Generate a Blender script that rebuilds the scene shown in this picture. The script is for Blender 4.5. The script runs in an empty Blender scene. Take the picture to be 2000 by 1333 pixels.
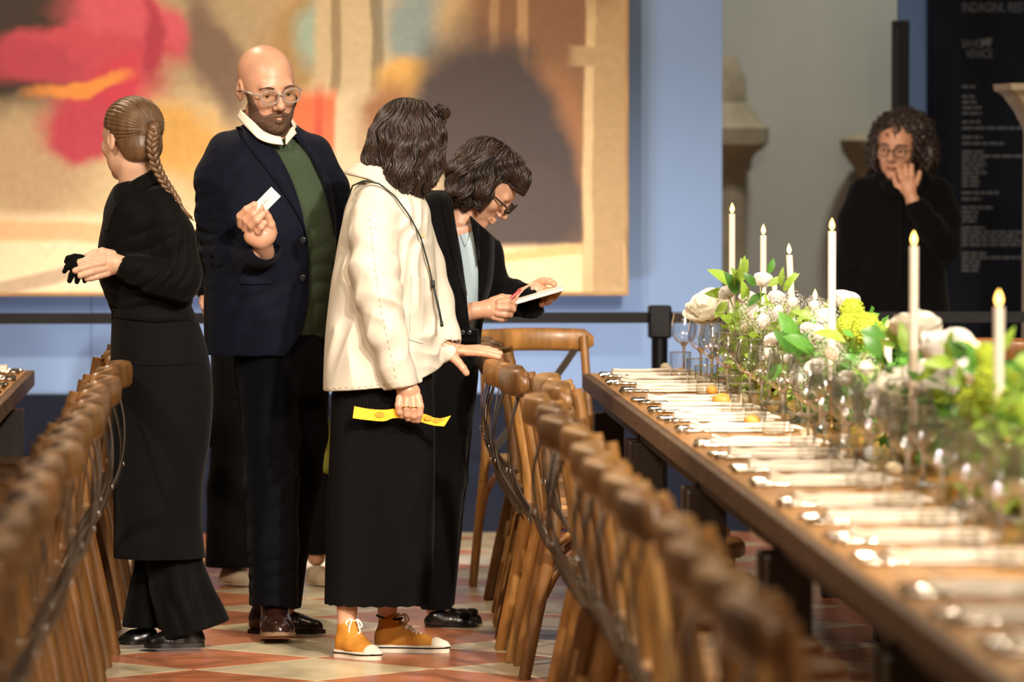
import bpy, bmesh, math, random
import numpy as np
from mathutils import Vector, Matrix, Euler
from mathutils.bvhtree import BVHTree

# ------------------------------------------------------------------ camera
F = 11000.0            # focal length in pixels of the 2000x1333 frame
CH = 1.57              # camera height
VX, VY = 515.0, 265.0  # where the table direction (+Y) vanishes
PITCH = math.atan((666.5 - VY) / F)
YAW = math.atan((1000 - VX) * math.cos(PITCH) / F)
S = bpy.context.scene
C = S.collection
cam = bpy.data.cameras.new('camera')
cam.sensor_width = 36.0
cam.lens = 36.0 * F / 2000.0
cam.clip_end = 200
cam.dof.use_dof = True
cam.dof.focus_distance = F / 640.0
cam.dof.aperture_fstop = (cam.lens / 1000.0) / 0.056
camo = bpy.data.objects.new('camera', cam)
C.objects.link(camo)
camo.location = (0, 0, CH)
camo.rotation_euler = (math.pi / 2 - PITCH, 0, -YAW)
S.camera = camo

# ------------------------------------------------------------------ light
S.view_settings.view_transform = 'Standard'
S.view_settings.look = 'None'
S.view_settings.gamma = 1.0
S.view_settings.exposure = 0.0
S.view_settings.use_curve_mapping = False
S.cycles.use_denoising = True
S.cycles.transparent_max_bounces = 32
S.cycles.max_bounces = 10
S.cycles.caustics_reflective = False
S.cycles.caustics_refractive = False
S.cycles.sample_clamp_indirect = 6.0
w = bpy.data.worlds.new('hall_ambience')
S.world = w
w.use_nodes = True
w.node_tree.nodes['Background'].inputs[0].default_value = (0.92, 0.84, 0.76, 1)
w.node_tree.nodes['Background'].inputs[1].default_value = 0.10


def lin(h):
    if isinstance(h, (tuple, list)):
        return tuple(h[:3]) + (1.0,)
    h = h.lstrip('#')
    v = [int(h[i:i + 2], 16) / 255 for i in (0, 2, 4)]
    return tuple(c / 12.92 if c <= .04045 else ((c + .055) / 1.055) ** 2.4 for c in v) + (1.0,)


def spot(name, loc, target, energy, col='FFD9A8', angle=40, size=.15, blend=.5):
    l = bpy.data.lights.new(name, 'SPOT')
    l.energy = energy
    l.color = lin(col)[:3]
    l.spot_size = math.radians(angle)
    l.spot_blend = blend
    l.shadow_soft_size = size
    o = bpy.data.objects.new(name, l)
    C.objects.link(o)
    o.location = loc
    o.rotation_euler = (Vector(target) - Vector(loc)).to_track_quat('-Z', 'Y').to_euler()
    return o


# ceiling spotlights of the hall, with fill spots added for the table
spot('spotlight_key', (-3.8, 10.6, 6.2), (0.0, 17.2, 0.9), 2100, 'FFE2C4', 40, .22)
spot('spotlight_front', (1.6, 7.5, 6.6), (0.9, 17.5, 0.8), 900, 'FFE8D2', 40, .22)
spot('table_fill_spot', (2.6, 9.0, 5.0), (1.6, 16.9, 1.0), 3500, 'FFF3E4', 28, .12)  # added fill from the camera side to brighten the flowers
spot('mid_table_fill_spot', (2.6, 5.2, 4.6), (1.65, 13.0, 0.95), 2250, 'FFF1E0', 34, .12)  # added fill that front-lights the pale blooms in mid table
spot('sparkle_fill_over_table', (3.2, 10.6, 5.0), (1.45, 12.6, 0.9), 850, 'FFEBD2', 72, .12)  # extra unseen lamp, put in for highlights on the glasses
spot('spotlight_near_table', (2.6, 6.0, 5.2), (1.4, 8.6, 0.8), 1000, 'FFEBD2', 70, .12)
spot('spotlight_rear', (-1.6, 20.6, 5.8), (0.2, 16.8, 1.2), 700, 'FFE6C4', 60, .12)
# picture lights and wall washers
spot('picture_light_a', (-1.6, 18.2, 5.6), (-1.4, 22.2, 1.5), 760, 'FFE2BC', 54, .1)
spot('picture_light_b', (0.2, 18.2, 5.6), (0.2, 22.2, 1.4), 640, 'FFE2BC', 44, .1)
spot('wall_washer', (0.4, 20.3, 0.15), (0.4, 22.2, .8), 95, 'F4F4FF', 140, .2)
spot('nave_light', (3.2, 22.9, 6.6), (3.0, 25.6, 3.6), 1150, 'F2F4EE', 84, .3)
# unseen point lamps added for sparkle on glass and silver
for k_, (x_, y_) in enumerate(((-2.2, 9.0), (2.4, 11.5), (-2.2, 14.0), (2.6, 16.5), (0.6, 12.6), (3.4, 19.5))):
    l_ = bpy.data.lights.new('sparkle_lamp', 'POINT')
    l_.energy = 90
    l_.color = lin('FFE0B8')[:3]
    l_.shadow_soft_size = .09
    o_ = bpy.data.objects.new('sparkle_lamp', l_)
    C.objects.link(o_)
    o_.location = (x_, y_, 4.8)


# ------------------------------------------------------------------ projection helpers
_f = Vector((math.sin(YAW) * math.cos(PITCH), math.cos(YAW) * math.cos(PITCH), -math.sin(PITCH)))
_r = Vector((math.cos(YAW), -math.sin(YAW), 0))
_u = _r.cross(_f)


def W(x, y, s):
    """world point seen at photo pixel (x, y) where one metre measures s pixels"""
    d = _f + _r * ((x - 1000) / F) + _u * ((666.5 - y) / F)
    t = (F / s) / d.y
    return Vector((0, 0, CH)) + d * t


# ------------------------------------------------------------------ material helpers
MATS = {}


def nodes_of(m):
    m.use_nodes = True
    nt = m.node_tree
    return nt, nt.nodes, nt.links, nt.nodes['Principled BSDF']


def mat(name, col, rough=.5, metal=0.0, var=0.0, vscale=8.0, bump=0.0, bscale=60.0, bdist=.002, sheen=0.0, sss=0.0,
        coat=0.0, spec=.5, trans=0.0, stretch=(1, 1, 1), col2=None, objcol=False, rnd=0.0, emit=0.0, detail=4.0,
        bump2=0.0, b2scale=6.0, b2dist=.01, alpha=1.0):
    m = bpy.data.materials.new(name)
    nt, N, L, b = nodes_of(m)
    c = lin(col)
    b.inputs['Base Color'].default_value = c
    b.inputs['Roughness'].default_value = rough
    b.inputs['Metallic'].default_value = metal
    b.inputs['Specular IOR Level'].default_value = spec
    b.inputs['Alpha'].default_value = alpha
    if sheen:
        b.inputs['Sheen Weight'].default_value = sheen
        b.inputs['Sheen Roughness'].default_value = .5
    if sss:
        b.inputs['Subsurface Weight'].default_value = sss
        b.inputs['Subsurface Radius'].default_value = (.012, .004, .002)
        b.inputs['Subsurface Scale'].default_value = 1.0
    if coat:
        b.inputs['Coat Weight'].default_value = coat
        b.inputs['Coat Roughness'].default_value = .15
    if trans:
        b.inputs['Transmission Weight'].default_value = trans
    if emit:
        b.inputs['Emission Color'].default_value = c
        b.inputs['Emission Strength'].default_value = emit
    tc = N.new('ShaderNodeTexCoord')
    mp = N.new('ShaderNodeMapping')
    mp.inputs['Scale'].default_value = stretch
    L.new(tc.outputs['Object'], mp.inputs['Vector'])
    src = None
    if var or col2:
        n = N.new('ShaderNodeTexNoise')
        n.inputs['Scale'].default_value = vscale
        n.inputs['Detail'].default_value = detail
        L.new(mp.outputs[0], n.inputs['Vector'])
        mx = N.new('ShaderNodeMix')
        mx.data_type = 'RGBA'
        rp = N.new('ShaderNodeMapRange')
        rp.inputs[1].default_value = .3
        rp.inputs[2].default_value = .7
        L.new(n.outputs['Fac'], rp.inputs[0])
        L.new(rp.outputs[0], mx.inputs['Factor'])
        if col2:
            c2 = lin(col2)
            mx.inputs['A'].default_value = c
            mx.inputs['B'].default_value = c2
        else:
            mx.inputs['A'].default_value = tuple(max(0, v * (1 - var)) for v in c[:3]) + (1,)
            mx.inputs['B'].default_value = tuple(min(1, v * (1 + var)) for v in c[:3]) + (1,)
        src = mx.outputs['Result']
    if objcol or rnd:
        oi = N.new('ShaderNodeObjectInfo')
        if objcol:
            mm = N.new('ShaderNodeMix')
            mm.data_type = 'RGBA'
            mm.blend_type = 'MULTIPLY'
            mm.inputs['Factor'].default_value = 1
            if src:
                L.new(src, mm.inputs['A'])
            else:
                mm.inputs['A'].default_value = c
            L.new(oi.outputs['Color'], mm.inputs['B'])
            src = mm.outputs['Result']
        if rnd:
            hs = N.new('ShaderNodeHueSaturation')
            mr = N.new('ShaderNodeMapRange')
            mr.inputs[3].default_value = 1 - rnd
            mr.inputs[4].default_value = 1 + rnd
            L.new(oi.outputs['Random'], mr.inputs[0])
            L.new(mr.outputs[0], hs.inputs['Value'])
            if src:
                L.new(src, hs.inputs['Color'])
            else:
                hs.inputs['Color'].default_value = c
            src = hs.outputs['Color']
    if src:
        L.new(src, b.inputs['Base Color'])
    prev = None
    if bump2:
        n = N.new('ShaderNodeTexNoise')
        n.inputs['Scale'].default_value = b2scale
        n.inputs['Detail'].default_value = 2
        n.inputs['Distortion'].default_value = .6
        L.new(mp.outputs[0], n.inputs['Vector'])
        bp = N.new('ShaderNodeBump')
        bp.inputs['Strength'].default_value = bump2
        bp.inputs['Distance'].default_value = b2dist
        L.new(n.outputs['Fac'], bp.inputs['Height'])
        prev = bp.outputs[0]
    if bump:
        n = N.new('ShaderNodeTexNoise')
        n.inputs['Scale'].default_value = bscale
        n.inputs['Detail'].default_value = 3
        L.new(mp.outputs[0], n.inputs['Vector'])
        bp = N.new('ShaderNodeBump')
        bp.inputs['Strength'].default_value = bump
        bp.inputs['Distance'].default_value = bdist
        L.new(n.outputs['Fac'], bp.inputs['Height'])
        if prev:
            L.new(prev, bp.inputs['Normal'])
        prev = bp.outputs[0]
    if prev:
        L.new(prev, b.inputs['Normal'])
    MATS[name] = m
    return m


# ------------------------------------------------------------------ mesh and object helpers
def mesh_from(verts, faces, smooth=True):
    me = bpy.data.meshes.new('mesh')
    verts = np.asarray(verts, dtype=np.float32)
    if isinstance(faces, np.ndarray) and faces.ndim == 2:
        n, k = faces.shape
        me.vertices.add(len(verts))
        me.vertices.foreach_set('co', verts.ravel())
        me.loops.add(n * k)
        me.loops.foreach_set('vertex_index', faces.astype(np.int32).ravel())
        me.polygons.add(n)
        me.polygons.foreach_set('loop_start', (np.arange(n) * k).astype(np.int32))
        me.update(calc_edges=True)
    else:
        me.from_pydata([tuple(map(float, v)) for v in verts], [], [tuple(map(int, f)) for f in faces])
        me.update()
    if smooth:
        me.polygons.foreach_set('use_smooth', np.ones(len(me.polygons), dtype=bool))
    return me


def obj(name, me, m=None, parent=None, loc=None, rot=None, label=None, cat=None, group=None, kind=None, color=None):
    if isinstance(me, bmesh.types.BMesh):
        mm = bpy.data.meshes.new('mesh')
        me.to_mesh(mm)
        me.free()
        me = mm
    o = bpy.data.objects.new(name, me)
    C.objects.link(o)
    if m is not None and me is not None and len(me.materials) == 0:
        me.materials.append(m if not isinstance(m, str) else MATS[m])
    if parent is not None:
        o.parent = parent
    if loc is not None:
        o.location = loc
    if rot is not None:
        o.rotation_euler = rot
    if color is not None:
        o.color = color
    if label:
        o['label'] = label
    if cat:
        o['category'] = cat
    if group:
        o['group'] = group
    if kind:
        o['kind'] = kind
    return o


def copy_tree(o, parent=None):
    c = o.copy()
    C.objects.link(c)
    c.parent = parent
    for ch in KIDS(o):
        copy_tree(ch, c)
    return c


def KIDS(o):
    return [x for x in o.children]


class MB:
    """collects simple closed shapes into one mesh"""

    def __init__(self):
        self.v = []
        self.f = []

    def add(self, vs, fs):
        n = len(self.v)
        self.v += [tuple(p) for p in vs]
        self.f += [tuple(i + n for i in q) for q in fs]
        return self

    def box(self, lo, hi, M=None):
        x0, y0, z0 = lo
        x1, y1, z1 = hi
        vs = [Vector(p) for p in ((x0, y0, z0), (x1, y0, z0), (x1, y1, z0), (x0, y1, z0), (x0, y0, z1), (x1, y0, z1), (x1, y1, z1), (x0, y1, z1))]
        if M:
            vs = [M @ p for p in vs]
        return self.add(vs, [(0, 3, 2, 1), (4, 5, 6, 7), (0, 1, 5, 4), (1, 2, 6, 5), (2, 3, 7, 6), (3, 0, 4, 7)])

    def bbox(self, lo, hi, b):
        """box with bevelled edges"""
        bm = bmesh.new()
        bmesh.ops.create_cube(bm, size=1)
        for q in bm.verts:
            q.co = Vector([(lo[i] + hi[i]) / 2 + q.co[i] * (hi[i] - lo[i]) for i in range(3)])
        bmesh.ops.bevel(bm, geom=bm.edges[:], offset=b, segments=2, profile=.5, affect='EDGES')
        bm.verts.index_update()
        self.add([q.co[:] for q in bm.verts], [[q.index for q in f.verts] for f in bm.faces])
        bm.free()
        return self

    def tube(self, pts, rad, n=8, sq=(1, 1), up=None, caps=True, closed=False):
        """sweep of an ellipse; sq scales the two section axes; rad number or list"""
        pts = [Vector(p) for p in pts]
        m = len(pts)
        if not hasattr(rad, '__len__'):
            rad = [rad] * m
        base = len(self.v)
        prev = Vector(up) if up is not None else None
        for i, p in enumerate(pts):
            if closed:
                t = (pts[(i + 1) % m] - pts[i - 1]).normalized()
            else:
                t = (pts[min(i + 1, m - 1)] - pts[max(i - 1, 0)]).normalized()
            if prev is None:
                prev = Vector((0, 0, 1)) if abs(t.z) < .9 else Vector((1, 0, 0))
            a = (prev - t * prev.dot(t)).normalized()
            b = t.cross(a)
            prev = a
            r = rad[i]
            for k in range(n):
                th = 2 * math.pi * (k + .5) / n
                self.v.append(tuple(p + a * (math.cos(th) * r * sq[0]) + b * (math.sin(th) * r * sq[1])))
        for i in range(m if closed else m - 1):
            j = (i + 1) % m
            for k in range(n):
                k2 = (k + 1) % n
                self.f.append((base + i * n + k, base + i * n + k2, base + j * n + k2, base + j * n + k))
        if caps and not closed:
            self.f.append(tuple(base + k for k in reversed(range(n))))
            self.f.append(tuple(base + (m - 1) * n + k for k in range(n)))
        return self

    def lathe(self, prof, n=16, M=None, close=False):
        """profile of (r, z); r = 0 makes a pole"""
        base = len(self.v)
        idx = []
        for r, z in prof:
            if r <= 1e-6:
                p = Vector((0, 0, z))
                self.v.append(tuple(M @ p if M else p))
                idx.append([len(self.v) - 1] * n)
            else:
                row = []
                for k in range(n):
                    th = 2 * math.pi * k / n
                    p = Vector((r * math.cos(th), r * math.sin(th), z))
                    self.v.append(tuple(M @ p if M else p))
                    row.append(len(self.v) - 1)
                idx.append(row)
        rng = len(idx) if close else len(idx) - 1
        for i in range(rng):
            a, b = idx[i], idx[(i + 1) % len(idx)]
            for k in range(n):
                k2 = (k + 1) % n
                q = [a[k], a[k2], b[k2], b[k]]
                q = [t for j, t in enumerate(q) if t not in q[:j]]
                if len(q) >= 3:
                    self.f.append(tuple(q))
        return self

    def prism(self, poly, z0, z1, M=None):
        n = len(poly)
        vs = [Vector((x, y, z0)) for x, y in poly] + [Vector((x, y, z1)) for x, y in poly]
        if M:
            vs = [M @ p for p in vs]
        fs = [tuple(reversed(range(n))), tuple(range(n, 2 * n))]
        fs += [(i, (i + 1) % n, n + (i + 1) % n, n + i) for i in range(n)]
        return self.add(vs, fs)

    def ball(self, c, r, n=10, m=6, M=None):
        if not hasattr(r, '__len__'):
            r = (r, r, r)
        base = len(self.v)
        rows = []
        for i in range(m + 1):
            ph = math.pi * i / m
            row = []
            if i in (0, m):
                self.v.append(tuple((M or Matrix()) @ Vector((c[0], c[1], c[2] + r[2] * math.cos(ph)))))
                row = [len(self.v) - 1] * n
            else:
                for k in range(n):
                    th = 2 * math.pi * k / n
                    self.v.append(tuple((M or Matrix()) @ Vector((c[0] + r[0] * math.sin(ph) * math.cos(th), c[1] + r[1] * math.sin(ph) * math.sin(th), c[2] + r[2] * math.cos(ph)))))
                    row.append(len(self.v) - 1)
            rows.append(row)
        for i in range(m):
            for k in range(n):
                k2 = (k + 1) % n
                q = [rows[i][k], rows[i + 1][k], rows[i + 1][k2], rows[i][k2]]
                q = [t for j, t in enumerate(q) if t not in q[:j]]
                self.f.append(tuple(q))
        return self

    def mesh(self, smooth=True, angle=None):
        me = mesh_from(self.v, self.f, smooth)
        bm = bmesh.new()
        bm.from_mesh(me)
        bmesh.ops.recalc_face_normals(bm, faces=bm.faces)
        if angle is not None and smooth:
            for e in bm.edges:
                if len(e.link_faces) == 2 and e.calc_face_angle(0) > math.radians(angle):
                    e.smooth = False
        bm.to_mesh(me)
        bm.free()
        return me


ORD = ['first', 'second', 'third', 'fourth', 'fifth', 'sixth', 'seventh', 'eighth', 'ninth', 'tenth', 'eleventh', 'twelfth',
       'thirteenth', 'fourteenth', 'fifteenth', 'sixteenth', 'seventeenth', 'eighteenth', 'nineteenth', 'twentieth',
       'twenty-first', 'twenty-second', 'twenty-third', 'twenty-fourth', 'twenty-fifth', 'twenty-sixth', 'twenty-seventh',
       'twenty-eighth', 'twenty-ninth', 'thirtieth']


def smoothcurve(pts, n):
    """Catmull-Rom through points"""
    P = [Vector(p) for p in pts]
    out = []
    m = len(P) - 1
    for i in range(n):
        t = i / (n - 1) * m
        k = min(int(t), m - 1)
        u = t - k
        p0, p1, p2, p3 = P[max(k - 1, 0)], P[k], P[k + 1], P[min(k + 2, m)]
        out.append(.5 * ((2 * p1) + (p2 - p0) * u + (2 * p0 - 5 * p1 + 4 * p2 - p3) * u * u + (3 * p1 - p0 - 3 * p2 + p3) * u ** 3))
    return out
# ------------------------------------------------------------------ the setting
WY = F / 494.0                      # blue exhibition wall
mat('tile_cream', 'C9BC9C', .32, var=.16, vscale=5, bump=.08, bscale=40, rnd=.10, coat=.12)
mat('tile_red', 'B4714F', .34, var=.20, vscale=6, bump=.08, bscale=40, rnd=.12, coat=.12)
mat('mortar', '8F7D66', .8, var=.2)
fl = obj('floor', MB().box((-7, 4, -.06), (8, 28, -.012)).mesh(False), 'mortar', kind='structure', label='marble floor of cream and red diamond tiles')
D = .716
tq = []
for cr in ('tile_cream', 'tile_red'):
    h, b = D / 2 - .0022, D / 2 - .0055
    vs = [(h, 0, -.012), (0, h, -.012), (-h, 0, -.012), (0, -h, -.012), (h, 0, -.0015), (0, h, -.0015), (-h, 0, -.0015), (0, -h, -.0015),
          (b, 0, 0), (0, b, 0), (-b, 0, 0), (0, -b, 0)]
    fs = [(i, (i + 1) % 4, 4 + (i + 1) % 4, 4 + i) for i in range(4)] + [(4 + i, 4 + (i + 1) % 4, 8 + (i + 1) % 4, 8 + i) for i in range(4)] + [(8, 9, 10, 11)]
    me = mesh_from(vs, fs, False)
    me.materials.append(MATS[cr])
    tq.append(me)
X0, Y0 = .149, 16.54
n = 0
for i in range(-8, 14):
    for j in range(-10, 30):
        if (i + j) % 2:
            continue
        x, y = X0 + i * D / 2, Y0 + j * D / 2
        px = VX + F * x / y
        if not (14.0 < y < 25.8 and -120 < px < 2250):
            continue
        if 14 < y and x < 3.6:
            obj('tile', tq[i % 2], None, fl, (x, y, 0), (0, 0, math.pi if n % 3 else 0))
            n += 1
# nearer floor that the chairs hide: one sheet with the same pattern
mat('floor_near', 'B99A77', .34, var=.15)
nt, N, L, b = nodes_of(MATS['floor_near'])
tcn = N.new('ShaderNodeTexCoord')
mpn = N.new('ShaderNodeMapping')
mpn.inputs['Rotation'].default_value = (0, 0, math.pi / 4)
mpn.inputs['Location'].default_value = (0, 0, 0)
ck = N.new('ShaderNodeTexChecker')
ck.inputs['Scale'].default_value = math.sqrt(2) / D
ck.inputs['Color1'].default_value = lin('C9BC9C')
ck.inputs['Color2'].default_value = lin('B4714F')
L.new(tcn.outputs['Object'], mpn.inputs['Vector'])
L.new(mpn.outputs[0], ck.inputs['Vector'])
L.new(ck.outputs[0], b.inputs['Base Color'])
obj('paving', MB().box((-7, 4, -.012), (8, 13.65, -.0005)).mesh(False), 'floor_near', fl)

mat('blue_paint', '7592BE', .62, var=.02, vscale=2, bump=.03, bscale=120, bdist=.001)
mat('navy_paint', '171C2B', .7, var=.05, spec=.1)
mat('board_edge', '3A3530', .7)
wl = obj('wall_back', MB().box((-5, WY + .03, 0), (1.80, WY + .16, 5.5)).mesh(False), 'navy_paint', kind='structure', label='pale blue exhibition wall behind the painting')
edges = [-5.0, -3.34, -2.02, -.682, .60, 1.816]
for a, b_ in zip(edges[:-1], edges[1:]):
    obj('panel', MB().bbox((a + .001, WY, .02), (b_ - .001, WY + .03, 5.5), .0015).mesh(False), 'blue_paint', wl)
obj('baseboard_back', MB().bbox((-5, WY - .05, 0), (1.925, WY - .001, .55), .003).mesh(False), 'navy_paint', kind='structure', label='dark navy dado along the foot of the blue wall')

# painting: a generic stand-in, soft fields of colour only
pm = bpy.data.materials.new('painted_canvas')
nt, N, L, b = nodes_of(pm)
b.inputs['Roughness'].default_value = .55
tc = N.new('ShaderNodeTexCoord')
nz = N.new('ShaderNodeTexNoise')
nz.inputs['Scale'].default_value = 2.6
nz.inputs['Detail'].default_value = 5
L.new(tc.outputs['Object'], nz.inputs['Vector'])
sb = N.new('ShaderNodeVectorMath')
sb.operation = 'SUBTRACT'
sb.inputs[1].default_value = (.5, .5, .5)
L.new(nz.outputs['Color'], sb.inputs[0])
sc_ = N.new('ShaderNodeVectorMath')
sc_.operation = 'SCALE'
sc_.inputs['Scale'].default_value = .34
L.new(sb.outputs[0], sc_.inputs[0])
ad = N.new('ShaderNodeVectorMath')
ad.operation = 'ADD'
L.new(tc.outputs['Object'], ad.inputs[0])
L.new(sc_.outputs[0], ad.inputs[1])
sw_ = N.new('ShaderNodeVectorMath')
sw_.operation = 'SCALE'
sw_.inputs['Scale'].default_value = .05
L.new(sb.outputs[0], sw_.inputs[0])
adw = N.new('ShaderNodeVectorMath')
adw.operation = 'ADD'
L.new(tc.outputs['Object'], adw.inputs[0])
L.new(sw_.outputs[0], adw.inputs[1])
PY = WY - .20
sP = F / PY
col = None
patches = [  # x, y, half width, half height, rotation, colour, softness, square
    (250, 300, 900, 130, 0, 'C9B68C', .35, 1), (60, 60, 230, 170, 0, '2C2018', .5, 0), (380, 60, 160, 130, 0, 'A08C6C', .6, 0),
    (560, 90, 60, 120, .2, '9A7B4A', .6, 0), (600, 60, 50, 60, 0, '8FA394', .7, 0), (330, 280, 120, 70, 0, 'C79A4E', .6, 0),
    (60, 330, 120, 110, 0, 'B49A78', .6, 0), (20, 500, 480, 80, 0, 'F0D9B4', .3, 1), (150, 455, 220, 20, .05, 'F0B486', .5, 1), (120, 540, 230, 14, -.2, 'B9A48A', .5, 1),
    (205, 100, 185, 60, -.1, 'B4404F', .35, 0), (250, 40, 120, 45, .25, 'C04E5C', .45, 0), (215, 205, 125, 60, -.45, 'BC3348', .4, 0), (160, 260, 85, 55, .2, 'B23A4C', .45, 0),
    (100, 120, 80, 34, .1, 'A8384C', .5, 0), (180, 178, 95, 20, -.08, 'D98A3E', .5, 0), (300, 90, 20, 90, -.3, '9E2C40', .6, 0), (420, 110, 40, 140, -.35, '6E5848', .6, 0),
    (690, 70, 78, 300, 0, 'B8A682', .16, 1), (655, 70, 10, 300, 0, '8A7858', .5, 1), (735, 70, 12, 300, 0, '7F7256', .5, 1), (690, 290, 62, 110, 0, 'C4B491', .2, 1),
    (612, 300, 44, 120, .02, 'D4653C', .2, 1), (625, 300, 8, 110, 0, 'B9492C', .7, 1), (800, 60, 60, 80, 0, '7E8E8C', .6, 0), (790, 150, 60, 50, 0, 'CFA254', .6, 0), (770, 260, 60, 100, 0, '8A5E38', .5, 0),
    (1060, 60, 150, 420, 0, '7A5637', .3, 1), (1085, 330, 70, 160, 0, '9A6A42', .5, 0), (1018, 20, 10, 190, 0, 'A8845A', .5, 1), (965, 20, 9, 160, 0, '9A7850', .5, 1),
    (985, 300, 130, 260, -.5, '3A2F2E', .3, 0), (1000, 420, 150, 80, .1, '40332F', .4, 0), (1050, 530, 260, 48, 0, 'F2D6A2', .3, 1), (1010, 500, 160, 10, -.1, 'D9AE72', .6, 1),
    (1180, 300, 40, 300, 0, 'A88D62', .2, 1), (1150, 300, 9, 280, 0, 'CDB284', .5, 1), (1175, 110, 62, 20, 0, 'A98F68', .3, 1)]
for (x, y, rx, ry, ro, cc, soft, sq) in patches:
    mp = N.new('ShaderNodeMapping')
    mp.vector_type = 'TEXTURE'
    mp.inputs['Location'].default_value = ((x - VX) / sP, 0, CH - (y - VY) / sP)
    mp.inputs['Rotation'].default_value = (0, ro, 0)
    mp.inputs['Scale'].default_value = (rx / sP, 1e3, ry / sP)
    L.new((adw if sq else ad).outputs[0], mp.inputs['Vector'])
    if sq:
        sep = N.new('ShaderNodeSeparateXYZ')
        L.new(mp.outputs[0], sep.inputs[0])
        ab = [N.new('ShaderNodeMath') for _ in range(2)]
        for a_, k in zip(ab, ('X', 'Z')):
            a_.operation = 'ABSOLUTE'
            L.new(sep.outputs[k], a_.inputs[0])
        ln = N.new('ShaderNodeMath')
        ln.operation = 'MAXIMUM'
        L.new(ab[0].outputs[0], ln.inputs[0])
        L.new(ab[1].outputs[0], ln.inputs[1])
        o_ = ln.outputs[0]
    else:
        ln = N.new('ShaderNodeVectorMath')
        ln.operation = 'LENGTH'
        L.new(mp.outputs[0], ln.inputs[0])
        o_ = ln.outputs['Value']
    mr = N.new('ShaderNodeMapRange')
    mr.interpolation_type = 'SMOOTHSTEP'
    mr.inputs[1].default_value = 1 + soft * .8
    mr.inputs[2].default_value = 1 - soft * .8
    L.new(o_, mr.inputs[0])
    mx = N.new('ShaderNodeMix')
    mx.data_type = 'RGBA'
    L.new(mr.outputs[0], mx.inputs['Factor'])
    mx.inputs['B'].default_value = lin(cc)
    if col is None:
        mx.inputs['A'].default_value = lin('B59A6E')
    else:
        L.new(col, mx.inputs['A'])
    col = mx.outputs['Result']
gr = N.new('ShaderNodeTexNoise')
gr.inputs['Scale'].default_value = 30
gr.inputs['Detail'].default_value = 6
L.new(tc.outputs['Object'], gr.inputs['Vector'])
gm = N.new('ShaderNodeMapRange')
gm.inputs[3].default_value = .8
gm.inputs[4].default_value = 1.2
L.new(gr.outputs['Fac'], gm.inputs[0])
vm = N.new('ShaderNodeVectorMath')
vm.operation = 'SCALE'
L.new(col, vm.inputs[0])
L.new(gm.outputs[0], vm.inputs['Scale'])
L.new(vm.outputs[0], b.inputs['Base Color'])
MATS['painted_canvas'] = pm
mat('gilt_edge', '9C7A4A', .5, var=.2)
px1 = (1222 - VX) / sP
pz0 = CH - (571 - VY) / sP
pt = obj('painting', None, label='large painting in warm reds and browns hung on the blue wall', cat='painting')
obj('canvas', MB().box((-3.6, PY, pz0), (px1, PY + .05, 4.6)).mesh(False), 'painted_canvas', pt)
fr = MB()
fr.bbox((px1, PY - .006, pz0 - .014), (px1 + .012, PY + .055, 4.6), .002)
fr.bbox((-3.6, PY - .006, pz0 - .014), (px1, PY + .055, pz0), .002)
obj('edge_moulding', fr.mesh(False), 'gilt_edge', pt)
for x_ in (-3.0, -1.4, .2, 1.1):
    obj('wall_bracket', MB().bbox((x_ - .04, PY + .05, 2.2), (x_ + .04, WY - .004, 2.3), .003).mesh(False), 'navy_paint', pt)

# old church wall beyond
GY = F / 430.0
mat('plaster', 'A7A498', .85, var=.08, vscale=1.2, bump=.2, bscale=9, bdist=.006)
mat('old_stone', '8E8068', .85, var=.25, vscale=6, bump=.5, bscale=18, bdist=.01)
obj('wall_nave', MB().box((.6, GY, 0), (9, GY + .3, 7)).mesh(False), 'plaster', kind='structure', label='pale grey plaster wall of the church in the background')


def stone_column(xc, s, prof, label):
    p = W(xc, 900, s)
    mb = MB().lathe([(r / s, CH - (y - VY) / s) for r, y in prof] + [(0, CH - (prof[-1][1] - VY) / s)], 20)
    o = obj('stone_column', mb.mesh(True, 35), 'old_stone', label=label, cat='column', loc=(p.x, p.y, 0))
    return o


yf = VY + CH * 434
stone_column(1392, 434, [(0, yf), (90, yf), (90, 900), (72, 880), (66, 860), (66, 340), (76, 328), (76, 312), (84, 300), (108, 282), (110, 250), (96, 240), (88, 228), (66, 200), (64, 150), (58, 138), (44, 108)],
             'weathered stone column with moulded capital beside the blue wall')
stone_column(1722, 434, [(0, yf), (58, yf), (55, 900), (36, 880), (34, 380), (44, 352), (56, 330), (80, 296), (84, 274), (70, 262)],  # shadow on the grey wall, modelled as a solid column
             'column shape standing in for a wall shadow behind the curly-haired woman')

# right-hand information boards
sI = 482.0
IY = F / sI


def ix(x):
    return (x - VX) / sI


def iz(y):
    return CH - (y - VY) / sI


mat('info_navy', '0F141E', .7, var=.05, spec=.1)
mat('blue_board', '4C6C98', .6, var=.03)
mat('print_grey', '5C6066', .8, spec=.1)
bb = obj('display_board', MB().bbox((ix(1761), IY + .06, 0), (ix(1761) + 1.9, IY + .12, 4.2), .003).mesh(False), 'blue_board',
         label='blue display board showing as a strip left of the navy text panel', cat='board')
ip = obj('information_panel', None, label='navy information panel printed with grey text at right', cat='panel', loc=(0, 0, 0))
obj('board', MB().bbox((ix(1815), IY, 0), (ix(1815) + 1.7, IY + .045, 4.2), .003).mesh(False), 'info_navy', ip)


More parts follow.
